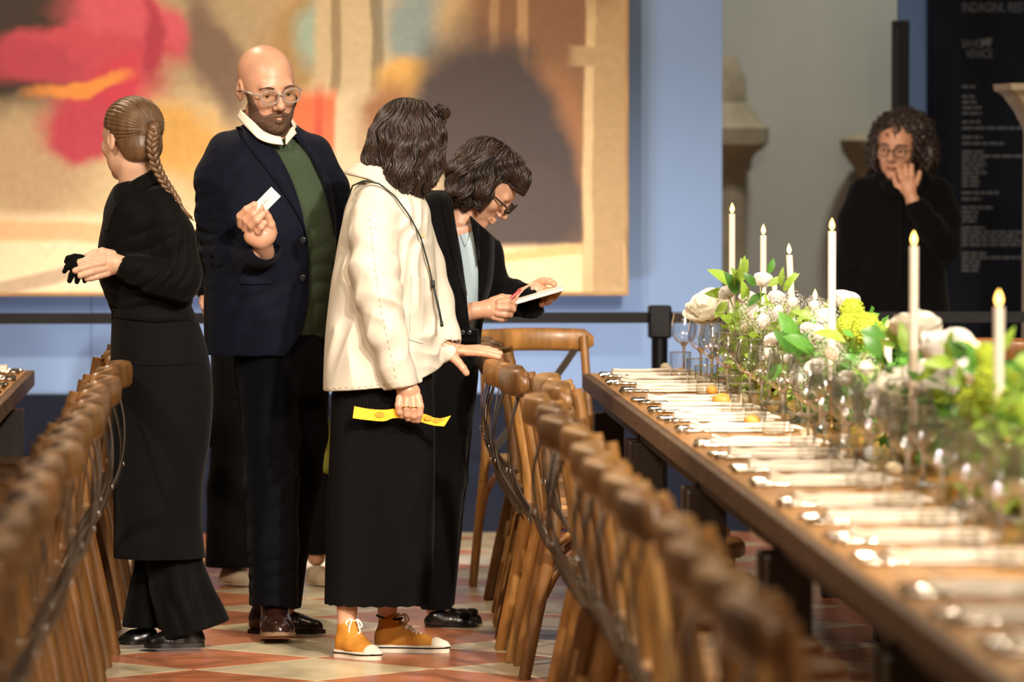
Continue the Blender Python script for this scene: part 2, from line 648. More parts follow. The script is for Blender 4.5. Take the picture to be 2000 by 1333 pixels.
def text_mesh(txt, x, y, hpx, wpx, s=sI, yy=IY - .002):
    cu = bpy.data.curves.new('t', 'FONT')
    cu.body = txt
    cu.extrude = .0008
    to = bpy.data.objects.new('t', cu)
    C.objects.link(to)
    dg = bpy.context.evaluated_depsgraph_get()
    me = bpy.data.meshes.new_from_object(to.evaluated_get(dg))
    bpy.data.objects.remove(to)
    co = np.zeros(len(me.vertices) * 3, dtype=np.float32)
    me.vertices.foreach_get('co', co)
    co = co.reshape(-1, 3)
    lo, hi = co.min(0), co.max(0)
    out = np.zeros_like(co)
    out[:, 0] = ix(x) + (co[:, 0] - lo[0]) / (hi[0] - lo[0]) * wpx / s
    out[:, 2] = iz(y) + (co[:, 1] - lo[1]) / (hi[1] - lo[1]) * hpx / s
    out[:, 1] = yy - co[:, 2]
    me.vertices.foreach_set('co', out.ravel())
    me.materials.clear()
    return me


obj('heading', text_mesh('INDAGINI, REST', 1883, 26, 22, 128), 'print_grey', ip)
obj('logo_text', text_mesh('SAVE', 1882, 92, 15, 34), 'print_grey', ip)
obj('logo_text', text_mesh('VENICE', 1890, 113, 17, 52), 'print_grey', ip)
em = MB()
pts = [(1918, 92), (1920, 84), (1917, 79), (1922, 75), (1927, 77), (1934, 73), (1943, 75), (1938, 79), (1942, 82), (1937, 85), (1938, 92), (1934, 92), (1933, 88), (1925, 88), (1923, 92)]
em.prism([(ix(x), iz(y)) for x, y in reversed(pts)], 0, .0016, Matrix(((1, 0, 0, 0), (0, 0, -1, IY), (0, 1, 0, 0), (0, 0, 0, 1))))
obj('emblem', em.mesh(False), 'print_grey', ip)
tm = MB()
rnd = random.Random(4)
lines = [(169, 30)] + [(y, w_) for y, w_ in zip((188, 199, 210, 221), (25, 28, 38, 38))] + [(238, 36), (250, 180), (268, 40), (280, 82)]
lines += [(297 + 8.2 * k, w_) for k, w_ in enumerate((42, 180, 48, 48, 42, 48, 36, 34, 32))] + [(377, 72), (389, 38), (406, 60), (415, 32), (424, 30), (432, 30)]
lines += [(446 + 8.2 * k, w_) for k, w_ in enumerate((45, 180, 112, 120, 118))] + [(496 + 8.2 * k, w_) for k, w_ in enumerate((52, 180, 36, 34, 32))]
for y, w_ in lines:
    x = 1883.0
    while x < 1883 + w_:
        ww = min(rnd.uniform(9, 22), 1883 + w_ - x)
        if ww > 2:
            tm.box((ix(x), IY - .0012, iz(y + 2.6)), (ix(x + ww), IY, iz(y - 2.2)))
        x += ww + 3
obj('small_print', tm.mesh(False), 'print_grey', ip, kind='stuff')

mat('black_metal', '0A0A0B', .4, spec=.25)
mat('black_belt', '101012', .8)
mat('bright_trim', '3A3C3E', .25, metal=.6)
pk = obj('black_tower_stand', None, label='tall slim black tower stand behind the curly-haired woman', cat='stand', loc=(W(1758, 265, 490).x, F / 490, 0))
obj('column', MB().bbox((-.033, -.033, 0), (.033, .033, 2.03), .004).mesh(False), 'black_metal', pk)
obj('edge_strip', MB().bbox((-.026, -.037, .1), (-.012, -.0331, 2.0), .001).mesh(False), 'bright_trim', pk)
obj('base', MB().bbox((-.16, -.14, 0), (.16, .16, .02), .004).mesh(False), 'black_metal', pk)

mat('marble', 'B9AE98', .6, var=.12, vscale=5, bump=.15, bscale=20)
mp_ = W(2090, 600, 520)
mb = MB()
q = math.sqrt(2)
R4 = Matrix.Rotation(math.pi / 4, 4, 'Z')
prof = [(0, 0), (112, 0), (112, .25), (86, .28), (82, 1.58), (84, 1.60), (94, 1.64), (98, 1.66), (112, 1.70), (118, 1.72), (128, 1.735), (134, 1.74), (136, 1.765), (0, 1.765)]
mb.lathe([(r / 520 * q, z) for r, z in prof], 4, R4)
obj('marble_pedestal', mb.mesh(False), 'marble', label='pale marble pedestal with stepped cornice at the right edge', cat='pedestal', loc=(mp_.x, mp_.y, 0))

# belt barrier
sB = 536.0
BY = F / sB


def stanchion(x, label):
    t = obj('stanchion', None, label=label, cat='stanchion', loc=(x, BY, 0))
    obj('post', MB().lathe([(0, 0), (.03, 0), (.03, .94), (0, .94)], 16).mesh(True, 40), 'black_metal', t)
    obj('belt_head', MB().bbox((-.042, -.04, .83), (.042, .04, .95), .008).mesh(False), 'black_metal', t)
    obj('base', MB().lathe([(0, 0), (.17, 0), (.17, .012), (.05, .03), (0, .03)], 24).mesh(True, 40), 'black_metal', t)
    return t


xs = [(-140 - VX) / sB, (1289 - VX) / sB, (2130 - VX) / sB]
stanchion(xs[1], 'black belt stanchion standing left of the candles at the blue wall')
stanchion(xs[2], 'black belt stanchion in front of the navy information panel')
for x0, x1, lb in ((-2.6, xs[1] - .04, 'long black barrier belt stretched in front of the painting'), (xs[1] + .04, xs[2] - .04, 'black barrier belt behind the candles and the curly-haired woman')):
    bm_ = MB()
    bm_.bbox((x0, BY - .0015, .885), (x1, BY + .0015, .925), .0005)
    obj('barrier_belt', bm_.mesh(False), 'black_belt', label=lb, cat='barrier belt')
# ------------------------------------------------------------------ cross-back chairs
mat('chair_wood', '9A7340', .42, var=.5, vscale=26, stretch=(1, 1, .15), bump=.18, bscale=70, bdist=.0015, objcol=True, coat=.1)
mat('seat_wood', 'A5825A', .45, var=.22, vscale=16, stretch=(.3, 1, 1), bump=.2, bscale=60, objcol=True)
mat('strap_metal', '5A5148', .32, metal=.55, var=.15)
mat('rivet_metal', 'D8D6D2', .2, metal=1.0)


def chair_meshes():
    M = {}
    for s_ in (-1, 1):
        pts = smoothcurve([(-.265, .212 * s_, 0), (-.225, .203 * s_, .2), (-.178, .192 * s_, .42), (-.178, .188 * s_, .52), (-.205, .184 * s_, .7), (-.235, .18 * s_, .872)], 12)
        M['post%d' % s_] = MB().tube(pts, [.0185, .0195, .020, .0205, .021, .021, .0205, .02, .0195, .019, .0185, .018], 10, (1.0, .82), up=(1, 0, 0)).mesh(True, 60)
        pts = smoothcurve([(.215, .19 * s_, 0), (.19, .178 * s_, .22), (.172, .168 * s_, .435)], 6)
        M['front%d' % s_] = MB().tube(pts, [.0155, .0165, .0175, .0185, .019, .0195], 10).mesh(True, 60)
        pts = smoothcurve([(-.205, .196 * s_, .24), (-.15, .193 * s_, .33), (-.02, .186 * s_, .405), (.10, .178 * s_, .36), (.182, .177 * s_, .25)], 14)
        M['brace%d' % s_] = MB().tube(pts, .0125, 7, (1, .8)).mesh(True, 60)
    pts = smoothcurve([(.198, -.172, .25), (.175, -.11, .345), (.168, 0, .405), (.175, .11, .345), (.198, .172, .25)], 14)
    M['brace_front'] = MB().tube(pts, .0125, 7, (1, .8)).mesh(True, 60)
    # seat: rounded trapezoid board with a shallow dish
    out = []
    for k in range(40):
        th = 2 * math.pi * k / 40
        cx, sy = math.cos(th), math.sin(th)
        e = 2 / 3.6
        x = .008 + .215 * math.copysign(abs(cx) ** e, cx)
        hw = .205 + .022 * (x / .215)
        out.append((x, hw * math.copysign(abs(sy) ** e, sy)))
    mb = MB()
    rows = []
    for f_, z in ((.96, .43), (1, .437), (1, .460), (.97, .467), (.86, .467), (.84, .4645), (.4, .4625)):
        rows.append([(x * f_, y * f_, z) for x, y in out])
    vs = [p for r in rows for p in r]
    n = len(out)
    fs = [tuple(reversed(range(n)))]
    for i in range(len(rows) - 1):
        fs += [(i * n + k, i * n + (k + 1) % n, (i + 1) * n + (k + 1) % n, (i + 1) * n + k) for k in range(n)]
    fs.append(tuple((len(rows) - 1) * n + k for k in range(n)))
    M['seat'] = mb.add(vs, fs).mesh(True, 40)
    # curved top rail: rounded board, thick and bulging backwards
    mb = MB()
    secs = []
    for i in range(17):
        t = -1 + i / 8
        y = .222 * t
        x = -.262 - .045 * (1 - t * t)
        e = 1.0 if abs(t) < .9 else max(.35, math.sqrt(max(0, 1 - ((abs(t) - .9) / .112) ** 2)))
        hz, hx = .040 * e, .025 * e
        zc = .853 + .006 * (1 - t * t)
        sec = []
        for k in range(12):
            th = 2 * math.pi * k / 12
            cx, cz = math.cos(th), math.sin(th)
            sec.append((x + hx * math.copysign(abs(cx) ** .6, cx), y, zc + hz * math.copysign(abs(cz) ** .6, cz)))
        secs.append(sec)
    vs = [p for s_ in secs for p in s_]
    fs = [(i * 12 + k, i * 12 + (k + 1) % 12, (i + 1) * 12 + (k + 1) % 12, (i + 1) * 12 + k) for i in range(16) for k in range(12)]
    fs += [tuple(reversed(range(12))), tuple(16 * 12 + k for k in range(12))]
    M['rail'] = mb.add(vs, fs).mesh(True, 60)
    for s_ in (-1, 1):
        dx = .004 * s_
        pts = smoothcurve([(-.268 + dx, .165 * s_, .835), (-.297 + dx, .09 * s_, .72), (-.300 + dx, .0, .625), (-.278 + dx, -.085 * s_, .535), (-.212 + dx, -.178 * s_, .435), (-.17, -.196 * s_, .37)], 18)
        mb = MB()
        base = []
        for i, p in enumerate(pts):
            t = (pts[min(i + 1, 17)] - pts[max(i - 1, 0)]).normalized()
            nrm = Vector((1, 0, 0)) - t * t.x
            nrm.normalize()
            wd = t.cross(nrm) * .0125
            base += [p - wd - nrm * .002, p + wd - nrm * .002, p + wd + nrm * .002, p - wd + nrm * .002]
        fs = [(i * 4 + k, i * 4 + (k + 1) % 4, (i + 1) * 4 + (k + 1) % 4, (i + 1) * 4 + k) for i in range(17) for k in range(4)] + [(3, 2, 1, 0), (68, 69, 70, 71)]
        M['strap%d' % s_] = mb.add(base, fs).mesh(True, 40)
        M['spots%d' % s_] = [pts[1], pts[8], pts[14]]
    M['rivet'] = MB().ball((0, 0, 0), (.004, .007, .007), 8, 5).mesh(True)
    return M


CM = chair_meshes()


def make_chair():
    r = obj('cross_back_chair', None)
    obj('seat', CM['seat'], 'seat_wood', r)
    for s_ in (-1, 1):
        obj('leg', CM['post%d' % s_], 'chair_wood', r)
        obj('leg', CM['front%d' % s_], 'chair_wood', r)
        obj('brace', CM['brace%d' % s_], 'chair_wood', r)
    obj('brace', CM['brace_front'], 'chair_wood', r)
    obj('top_rail', CM['rail'], 'chair_wood', r)
    for s_ in (-1, 1):
        st = obj('cross_strap', CM['strap%d' % s_], 'strap_metal', r)
        for k, p in enumerate(CM['spots%d' % s_]):
            obj('rivet', CM['rivet'], 'rivet_metal', st, loc=p - Vector((.006, 0, 0)))
    return r


CHAIR0 = make_chair()
_used = [False]
crng = random.Random(11)


def place_chair(x, y, rz, label, group, shade=None):
    if not _used[0]:
        c = CHAIR0
        _used[0] = True
    else:
        c = copy_tree(CHAIR0)
    c.location = (x, y, 0)
    c.rotation_euler = (0, 0, rz)
    c['label'] = label
    c['category'] = 'chair'
    if group:
        c['group'] = group
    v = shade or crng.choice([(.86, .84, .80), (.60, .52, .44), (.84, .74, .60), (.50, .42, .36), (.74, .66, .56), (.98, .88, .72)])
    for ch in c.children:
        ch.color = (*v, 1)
    return c


RX = .70 + .30          # rail bulge sits .30 behind the chair centre
YB = [19.16, 17.3, 14.93, 12.6, 10.2, 7.8]     # joints of the flower tables
SEATS = []
for k in range(5):
    c_, n_ = (YB[k] + YB[k + 1]) / 2, (3 if k == 0 else 4)
    for i in range(n_):
        SEATS.append(c_ + ((n_ - 1) / 2 - i) * .548)
offs = {0: .03, 1: .02, 2: 0.005, 3: -.01, 4: .015, 5: .09, 6: .085, 7: .0}
for k, y in enumerate(SEATS):
    dx = offs.get(k, crng.uniform(-.012, .014))
    place_chair(RX + dx, y + crng.uniform(-.015, .015), crng.uniform(-.05, .05),
                'wooden cross-back chair at the flower table, %s of its row counted from the far end' % ORD[k], 'chairs along the flower table')
LY = [18.35 + d_ for d_ in (.82, .274, -.274, -.82)] + [16.01 + d_ for d_ in (.82, .274, -.274, -.82)]
y = 14.6
while y > 8.3:
    LY.append(y)
    y -= .57
for k, y in enumerate(LY):
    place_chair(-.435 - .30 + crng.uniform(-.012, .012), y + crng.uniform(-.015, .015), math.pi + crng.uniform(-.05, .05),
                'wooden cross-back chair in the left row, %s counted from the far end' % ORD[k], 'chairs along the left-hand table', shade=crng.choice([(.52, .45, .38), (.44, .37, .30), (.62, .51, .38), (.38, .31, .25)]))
e = W(1030, 900, 563)
place_chair(e.x + .075, e.y - .20, -math.pi / 2 + .22, 'lighter wooden cross-back chair facing the aisle beside the end of the flower table', None, (.95, .84, .66))
e = W(1925, 900, 600)
place_chair(e.x, e.y, -math.pi / 2 - .25, 'dark wooden chair behind the candles on the far side of the flower table', None, (.62, .45, .35))
e = W(1952, 900, 562)
place_chair(e.x + .02, e.y, math.pi - .1, 'wooden chair whose rail end shows behind the rightmost tall candle', None, (.6, .5, .42))
# ------------------------------------------------------------------ banquet tables
TZ = .76
mat('plank_top', 'B5813F', .36, var=.25, vscale=9, stretch=(3, .35, 3), bump=.12, bscale=50, coat=.2, rnd=.1)
mat('plank_side', '5A4330', .6, var=.35, vscale=14, stretch=(3, .5, 3), bump=.4, bscale=50, bdist=.003)
mat('table_leg', '2A1F17', .6, var=.35, vscale=9, stretch=(3, 3, .4), bump=.3, bscale=30, bdist=.003)


def table(x0, x1, y0, y1, label):
    t = obj('banquet_table', None, label=label, cat='table', group='banquet tables', loc=((x0 + x1) / 2, (y0 + y1) / 2, 0))
    hx, hy = (x1 - x0) / 2, (y1 - y0) / 2
    n = 6
    wv = (2 * hx - .05) / n
    for k in range(n):
        a = -hx + .025 + k * wv
        obj('plank', MB().bbox((a + .0012, -hy + .002, TZ - .045), (a + wv - .0012, hy - .002, TZ), .002).mesh(False), 'plank_top', t)
    for s_ in (-1, 1):
        a = s_ * (hx - .0125)
        obj('edge_board', MB().bbox((a - .0125, -hy + .001, TZ - .055), (a + .0125, hy - .001, TZ - .001), .004).mesh(False), 'plank_side', t)
    for sx in (-1, 1):
        for sy in (-1, 1):
            cx, cy = sx * (hx - .085), sy * (hy - .10)
            obj('leg', MB().bbox((cx - .05, cy - .05, 0), (cx + .05, cy + .05, TZ - .13), .004).mesh(False), 'table_leg', t)
    ap = MB()
    for s_ in (-1, 1):
        ap.bbox((s_ * (hx - .085) - .014, -hy + .05, TZ - .13), (s_ * (hx - .085) + .014, hy - .05, TZ - .046), .003)
    for s_ in (-1, 1):
        ap.bbox((-hx + .10, s_ * (hy - .10) - .014, TZ - .13), (hx - .10, s_ * (hy - .10) + .014, TZ - .046), .003)
    obj('apron', ap.mesh(False), 'table_leg', t)
    return t


TX0, TX1 = 1.083, 2.03
yb = YB
for k in range(5):
    table(TX0, TX1, yb[k + 1], yb[k], 'dark edged plank table under the flowers, %s table from the far end' % ORD[k])
table(-1.74, -.792, 17.2, 19.5, 'dark edged plank table whose corner shows at the left edge, far one')
table(-1.74, -.792, 14.85, 17.17, 'dark edged plank table behind the left row of chairs, nearer one')

# ------------------------------------------------------------------ place settings
mat('linen', 'EFE8DA', .85, var=.04, vscale=20, bump=.35, bscale=300, bdist=.0006, bump2=.2, b2scale=26, b2dist=.004, sheen=.1)
mat('silver', 'B4AEA2', .10, metal=1.0)
mat('twine', 'D8C8A8', .8)
nrng = random.Random(5)


def napkin_mesh(seed, ruffle):
    """long flat folds laid on one another, cinched near the left end"""
    r = random.Random(seed)
    mb = MB()
    L_, n = .285, 22
    for lay, (hw, h, z0) in enumerate(((.050, .0048, .0052), (.043, .0062, .0150), (.034, .0056, .0255))):
        ph = [r.uniform(0, 6.28) for _ in range(4)]
        off = r.uniform(-.006, .004)
        bow = r.uniform(-.0035, .0045) * (lay > 0)
        slant = r.uniform(-.02, .02)
        secs = []
        for i in range(n):
            t = i / (n - 1)
            x = t * (L_ - lay * .008) + lay * r.uniform(.002, .003)
            pinch = 1 - .30 * ruffle * math.exp(-((t - .13) / .05) ** 2)
            w_ = hw * pinch * (1 + .02 * math.sin(5 * t + ph[0]))
            zz = z0 * (1 - .18 * ruffle * math.exp(-((t - .13) / .06) ** 2)) + bow * math.sin(math.pi * t) + .0006 * math.sin(11 * t + ph[2]) * lay + ruffle * .008 * math.exp(-((t - .0) / .06) ** 2) * lay / 2
            yc = off + slant * (t - .5) * .6
            sec = []
            for k in range(12):
                th = 2 * math.pi * k / 12
                c_, s_ = math.cos(th), math.sin(th)
                sec.append((x, yc + w_ * math.copysign(abs(c_) ** .6, c_), zz + h * math.copysign(abs(s_) ** .7, s_) - (.002 * (c_ + 1) * lay if lay else 0)))
            secs.append(sec)
        vs = [p for s_ in secs for p in s_]
        fs = [(i * 12 + k, i * 12 + (k + 1) % 12, (i + 1) * 12 + (k + 1) % 12, (i + 1) * 12 + k) for i in range(n - 1) for k in range(12)]
        fs += [tuple(reversed(range(12))), tuple((n - 1) * 12 + k for k in range(12))]
        mb.add(vs, fs)
    # loose corner hanging at the right end
    x0 = L_ - .004
    mb.tube(smoothcurve([(x0 - .02, .01, .016), (x0 + .012, .008, .013), (x0 + .036, .004, .008)], 6), [.012, .014, .013, .011, .008, .003], 8, (.55, 1.6))
    return mb.mesh(True, 60)


NAP = [napkin_mesh(1, .2), napkin_mesh(2, 1.0), napkin_mesh(3, .6), napkin_mesh(7, .9)]


def knife_mesh():
    mb = MB()
    prof = [(0, .0), (.005, .002), (.0082, .009), (.0052, .017), (.0045, .022), (.0085, .032), (.0048, .044), (.004, .075), (.0055, .088), (.004, .094)]
    M = Matrix.Rotation(math.pi / 2, 4, 'Y')
    mb.lathe([(r, z) for r, z in prof] + [(0, .095)], 10, Matrix.Translation((0, 0, .0085)) @ M)
    bl = [(.09, -.006), (.2, -.009), (.222, -.004), (.224, .004), (.21, .008), (.09, .005)]
    mb.prism(bl, .0055, .0078)
    return mb.mesh(True, 40)


def fork_mesh():
    mb = MB()
    M = Matrix.Rotation(math.pi / 2, 4, 'Y')
    mb.lathe([(0, 0), (.0055, .003), (.0082, .012), (.0062, .022), (.0075, .034), (.0052, .05), (.004, .08), (.0032, .115), (.0035, .125), (0, .126)], 10, Matrix.Translation((0, 0, .0085)) @ M)
    mb.prism([(.12, -.004), (.135, -.011), (.155, -.012), (.155, .012), (.135, .011), (.12, .004)], .008, .0105)
    for k in range(4):
        y = -.0095 + k * .0063
        mb.prism([(.153, y - .002), (.198, y - .0012), (.198, y + .0012), (.153, y + .002)], .008, .0105)
    return mb.mesh(True, 40)


KN, FK = knife_mesh(), fork_mesh()

# glassware
gm_ = bpy.data.materials.new('thin_glass')
nt, N, L, b = nodes_of(gm_)
N.remove(b)
outn = N['Material Output']
tr = N.new('ShaderNodeBsdfTransparent')
tr.inputs[0].default_value = (.98, .985, .98, 1)
gl = N.new('ShaderNodeBsdfGlossy')
gl.inputs['Roughness'].default_value = .09
lw_ = N.new('ShaderNodeLayerWeight')
lw_.inputs['Blend'].default_value = .5
pw_ = N.new('ShaderNodeMath')
pw_.operation = 'POWER'
pw_.inputs[1].default_value = 1.8
L.new(lw_.outputs['Facing'], pw_.inputs[0])
fn = N.new('ShaderNodeMapRange')
fn.inputs[3].default_value = .13
fn.inputs[4].default_value = .95
L.new(pw_.outputs[0], fn.inputs[0])
mxs = N.new('ShaderNodeMixShader')
L.new(fn.outputs[0], mxs.inputs[0])
L.new(tr.outputs[0], mxs.inputs[1])
L.new(gl.outputs[0], mxs.inputs[2])
L.new(mxs.outputs[0], outn.inputs['Surface'])
MATS['thin_glass'] = gm_
cg = bpy.data.materials.new('solid_glass')
nt, N, L, b = nodes_of(cg)
b.inputs['Base Color'].default_value = (1, 1, 1, 1)
b.inputs['Transmission Weight'].default_value = 1
b.inputs['Roughness'].default_value = 0.0
b.inputs['IOR'].default_value = 1.5
gs_ = N.new('ShaderNodeBsdfGlossy')
gs_.inputs['Roughness'].default_value = .06
ms_ = N.new('ShaderNodeMixShader')
ms_.inputs[0].default_value = .35
L.new(b.outputs[0], ms_.inputs[1])
L.new(gs_.outputs[0], ms_.inputs[2])
L.new(ms_.outputs[0], N['Material Output'].inputs['Surface'])
MATS['solid_glass'] = cg


def wineglass(bowl_r, bowl_h, stem_h, rim_r, foot_r=.036):
    bowl = MB()
    z0 = stem_h
    pr = []
    for i in range(13):
        t = i / 12
        r = bowl_r * math.sqrt(max(0, 1 - (1 - min(t / .48, 1)) ** 2))
        if t > .55:
            a = (t - .55) / .45
            r = bowl_r + (rim_r - bowl_r) * a * a * (3 - 2 * a)
        pr.append((max(r, .004), z0 + t * bowl_h))
    bowl.lathe(pr, 22)
    stem = MB().lathe([(0, 0), (foot_r, 0), (foot_r, .0018), (foot_r * .5, .004), (.007, .010), (.0042, .02), (.0038, stem_h * .6), (.0048, stem_h - .010), (.0095, stem_h - .002), (.013, stem_h + .004), (.010, stem_h + .009), (0, stem_h + .011)], 18)
    rim = MB().tube([(rim_r * math.cos(k * math.pi / 12), rim_r * math.sin(k * math.pi / 12), z0 + bowl_h) for k in range(24)], .0011, 6, closed=True)
    return bowl.mesh(True, 60), stem.mesh(True, 60), rim.mesh()


def tumbler():
    o_ = [(.030, .004), (.0335, .02), (.0355, .05), (.0365, .09)]
    mb = MB().lathe(o_, 22)
    base = MB().lathe([(0, 0), (.028, 0), (.031, .003), (.030, .010), (0, .010)], 22)
    rim = MB().tube([(.0365 * math.cos(k * math.pi / 12), .0365 * math.sin(k * math.pi / 12), .09) for k in range(24)], .0012, 6, closed=True)
    return mb.mesh(True, 60), base.mesh(True, 60), rim.mesh()


GT = {'wine_glass': (wineglass(.043, .105, .105, .036), 'bowl', 'stem'), 'white_wine_glass': (wineglass(.036, .09, .095, .031), 'bowl', 'stem'),
      'champagne_flute': (wineglass(.027, .135, .085, .023, .032), 'bowl', 'stem'), 'tumbler': (tumbler(), 'wall', 'base')}
GPROTO = {}


def glass(kind, x, y, label, group):
    if kind not in GPROTO:
        (a, b_, c_), n1, n2 = GT[kind]
        r = obj(kind, None)
        obj(n1, a, 'thin_glass', r)
        obj(n2, b_, 'solid_glass', r)
        obj('rim', c_, 'solid_glass', r)
        GPROTO[kind] = r
    else:
        r = copy_tree(GPROTO[kind])
    r.location = (x, y, TZ + .0005)
    r.rotation_euler = (0, 0, nrng.uniform(0, 6))
    r['label'] = label
    r['category'] = 'glass'
    r['group'] = group
    return r


def setting(k, y, xe, sgn, where, glasses=True):
    o = ORD[k]
    g = 'place settings on the %s' % where
    jx, jy = nrng.uniform(-.012, .012), nrng.uniform(-.02, .02)
    rz = nrng.uniform(-.04, .04) + (0 if sgn > 0 else math.pi)
    nm = NAP[nrng.randrange(4)]
    obj('napkin', nm, 'linen', None, (xe + sgn * (.075 + jx), y + jy, TZ), (0, 0, rz), 'folded white linen napkin, %s place from the far end of the %s' % (o, where), 'napkin', 'napkins on the %s' % where)
    obj('knife', KN, 'silver', None, (xe + sgn * (.03 + nrng.uniform(-.008, .008)), y - .085, TZ), (0, 0, rz * .6 if sgn > 0 else math.pi + .03), 'silver knife nearer us than the %s napkin from the %s far end' % (o, where), 'knife', 'knives on the %s' % where)
    obj('fork', FK, 'silver', None, (xe + sgn * (.035 + nrng.uniform(-.008, .008)), y + .085, TZ), (0, 0, rz * .6 if sgn > 0 else math.pi + .03), 'silver fork just beyond the %s napkin from the %s far end' % (o, where), 'fork', 'forks on the %s' % where)
    if glasses:
        gx = xe + sgn * .305
        for kind, dx, dy, nmx in (('tumbler', .0, -.115, 'water tumbler'), ('wine_glass', .03, .125, 'large wine glass'), ('white_wine_glass', .115, -.07, 'smaller wine glass'), ('champagne_flute', .135, .05, 'slender champagne flute')):
            glass(kind, gx + sgn * dx + nrng.uniform(-.012, .012), y + dy + nrng.uniform(-.02, .02), 'clear %s at the %s place from the far end of the %s' % (nmx, o, where), '%ss on the %s' % (nmx, where))


for k, y in enumerate(SEATS):
    setting(k, y + .02, TX0, 1, 'flower table')
for k in range(4):
    setting(k, LY[k] + .02, -.792, -1, 'left table', glasses=k in (0, 1))

# ------------------------------------------------------------------ candles
mat('wax', 'F1E9D8', .5, sss=.25)
mat('wick', '3A3028', .8)
fm = mat('flame', 'FFC060', .5, emit=7.0)
mat('brass', 'A5834A', .3, metal=1.0)
CANDLES = [(1430, 418, 590, .40, 'tall white candle farthest left, above the white rosebuds'), (1491, 460, 606, .34, 'tall white candle second from left above the flowers'),
           (1543, 498, 632, .32, 'slightly leaning white candle third from left above the flowers'), (1625, 452, 716, .42, 'tall white candle left of the curly-haired woman'),
           (1785, 481, 820, .44, 'tall white candle standing in front of the curly-haired woman'), (1951, 600, 925, .38, 'tall white candle nearest the right edge'),
           (1513, 572, 622, .13, 'short candle among the white roses'), (1592, 588, 646, .13, 'short candle left of the lime flower balls'), (1734, 653, 740, .13, 'short candle left of the large cream rose'),
           (1893, 684, 830, .13, 'short candle right of the cream flowers')]
for x, ytop, s, ln, lb in CANDLES:
    p = W(x, ytop, s)
    h = p.z - TZ
    t = obj('candle', None, label=lb, cat='candle', group='lit candles on the flower table', loc=(p.x, p.y, TZ))
    z0 = h - ln
    obj('wax_stick', MB().lathe([(0, z0), (.0108, z0), (.0108, h - .002), (.009, h), (.005, h - .002), (0, h - .003)], 16).mesh(True, 40), 'wax', t)
    obj('wick', MB().tube([(0, 0, h - .004), (.001, 0, h + .006)], .0012, 6).mesh(), 'wick', t)
    obj('flame', MB().lathe([(0, h + .002), (.004, h + .005), (.0075, h + .012), (.0078, h + .018), (.005, h + .027), (.002, h + .033), (0, h + .037)], 12).mesh(), 'flame', t)
    obj('candlestick', MB().lathe([(0, 0), (.035, 0), (.035, .004), (.01, .012), (.006, .03), (.006, max(.05, z0 - .03)), (.014, max(.06, z0 - .02)), (.014, z0 + .012), (.0115, z0 + .012), (.0115, z0 - .001), (0, z0 - .001)], 14).mesh(True, 50), 'brass', t)
    if 'leaning' in lb:
        t.rotation_euler = (0, -.05, 0)
        t.location.x += .02

# ------------------------------------------------------------------ flowers
mat('petal_white', 'FEFCF8', .6, rnd=.03)
mat('petal_cream', 'FCF8EA', .6, rnd=.03)
mat('petal_lime', 'B9CC3A', .6, var=.2, vscale=60)
mat('leaf_bright', '9CC04A', .42, var=.25, vscale=20, rnd=.3, sss=.05)
mat('leaf_dark', '5F9A3E', .4, var=.25, vscale=20, rnd=.35)
mat('stem_green', '7FA046', .5)
mat('bowl_glaze', '7E8A5A', .3)
frng = random.Random(21)


def translucent(name, amt):
    nt, N, L, b = nodes_of(MATS[name])
    t = N.new('ShaderNodeBsdfTranslucent')
    mx = N.new('ShaderNodeMixShader')
    mx.inputs[0].default_value = amt
    if b.inputs['Base Color'].links:
        L.new(b.inputs['Base Color'].links[0].from_socket, t.inputs['Color'])
    else:
        t.inputs['Color'].default_value = b.inputs['Base Color'].default_value
    L.new(b.outputs[0], mx.inputs[1])
    L.new(t.outputs[0], mx.inputs[2])
    L.new(mx.outputs[0], N['Material Output'].inputs['Surface'])


for nm_ in ('petal_white', 'petal_cream'):
    translucent(nm_, .22)
for nm_ in ('leaf_bright', 'leaf_dark'):
    translucent(nm_, .3)


def petal(mb, M, r, wth, hgt, cup, n=4):
    """cupped petal rising from the origin"""
    vs = []
    for i in range(n + 1):
        v = i / n
        for j in range(n + 1):
            u = -1 + 2 * j / n
            w_ = wth * math.sin(math.pi * (.12 + .62 * v)) * u
            out = r * (math.sin(v * 1.5) ** .8) + cup * v ** 3 - .25 * abs(u) ** 2 * r * v
            vs.append(M @ Vector((out, w_, hgt * v * (1 - .08 * u * u))))
    fs = [(i * (n + 1) + j, i * (n + 1) + j + 1, (i + 1) * (n + 1) + j + 1, (i + 1) * (n + 1) + j) for i in range(n) for j in range(n)]
    mb.add(vs, fs)


def rose_mesh(seed, layers=5, openness=1.0, ruffle=0.0):
    r = random.Random(seed)
    mb = MB()
    for l in range(layers):
        f_ = (l + 1) / layers
        n = 3 + l
        for k in range(n):
            a = 2 * math.pi * (k + .5 * (l % 2)) / n + r.uniform(-.2, .2)
            M = Matrix.Rotation(a, 4, 'Z') @ Matrix.Rotation(r.uniform(-.1, .1) * (1 + ruffle), 4, 'X')
            petal(mb, M, (.15 + .85 * f_) * openness * r.uniform(.92, 1.06), .35 + .5 * f_, 1.25 - .35 * f_ * min(openness, .9) + .25 * (openness - .8) + r.uniform(-.08, .08) * (1 + ruffle), .12 * f_ * openness + ruffle * r.uniform(-.1, .2))
    mb.ball((0, 0, .35), (.35, .35, .55), 10, 6)
    mb.lathe([(0, -.1), (.25, 0), (.5, .12), (.72, .34)], 12)
    return mb.mesh(True, 80)


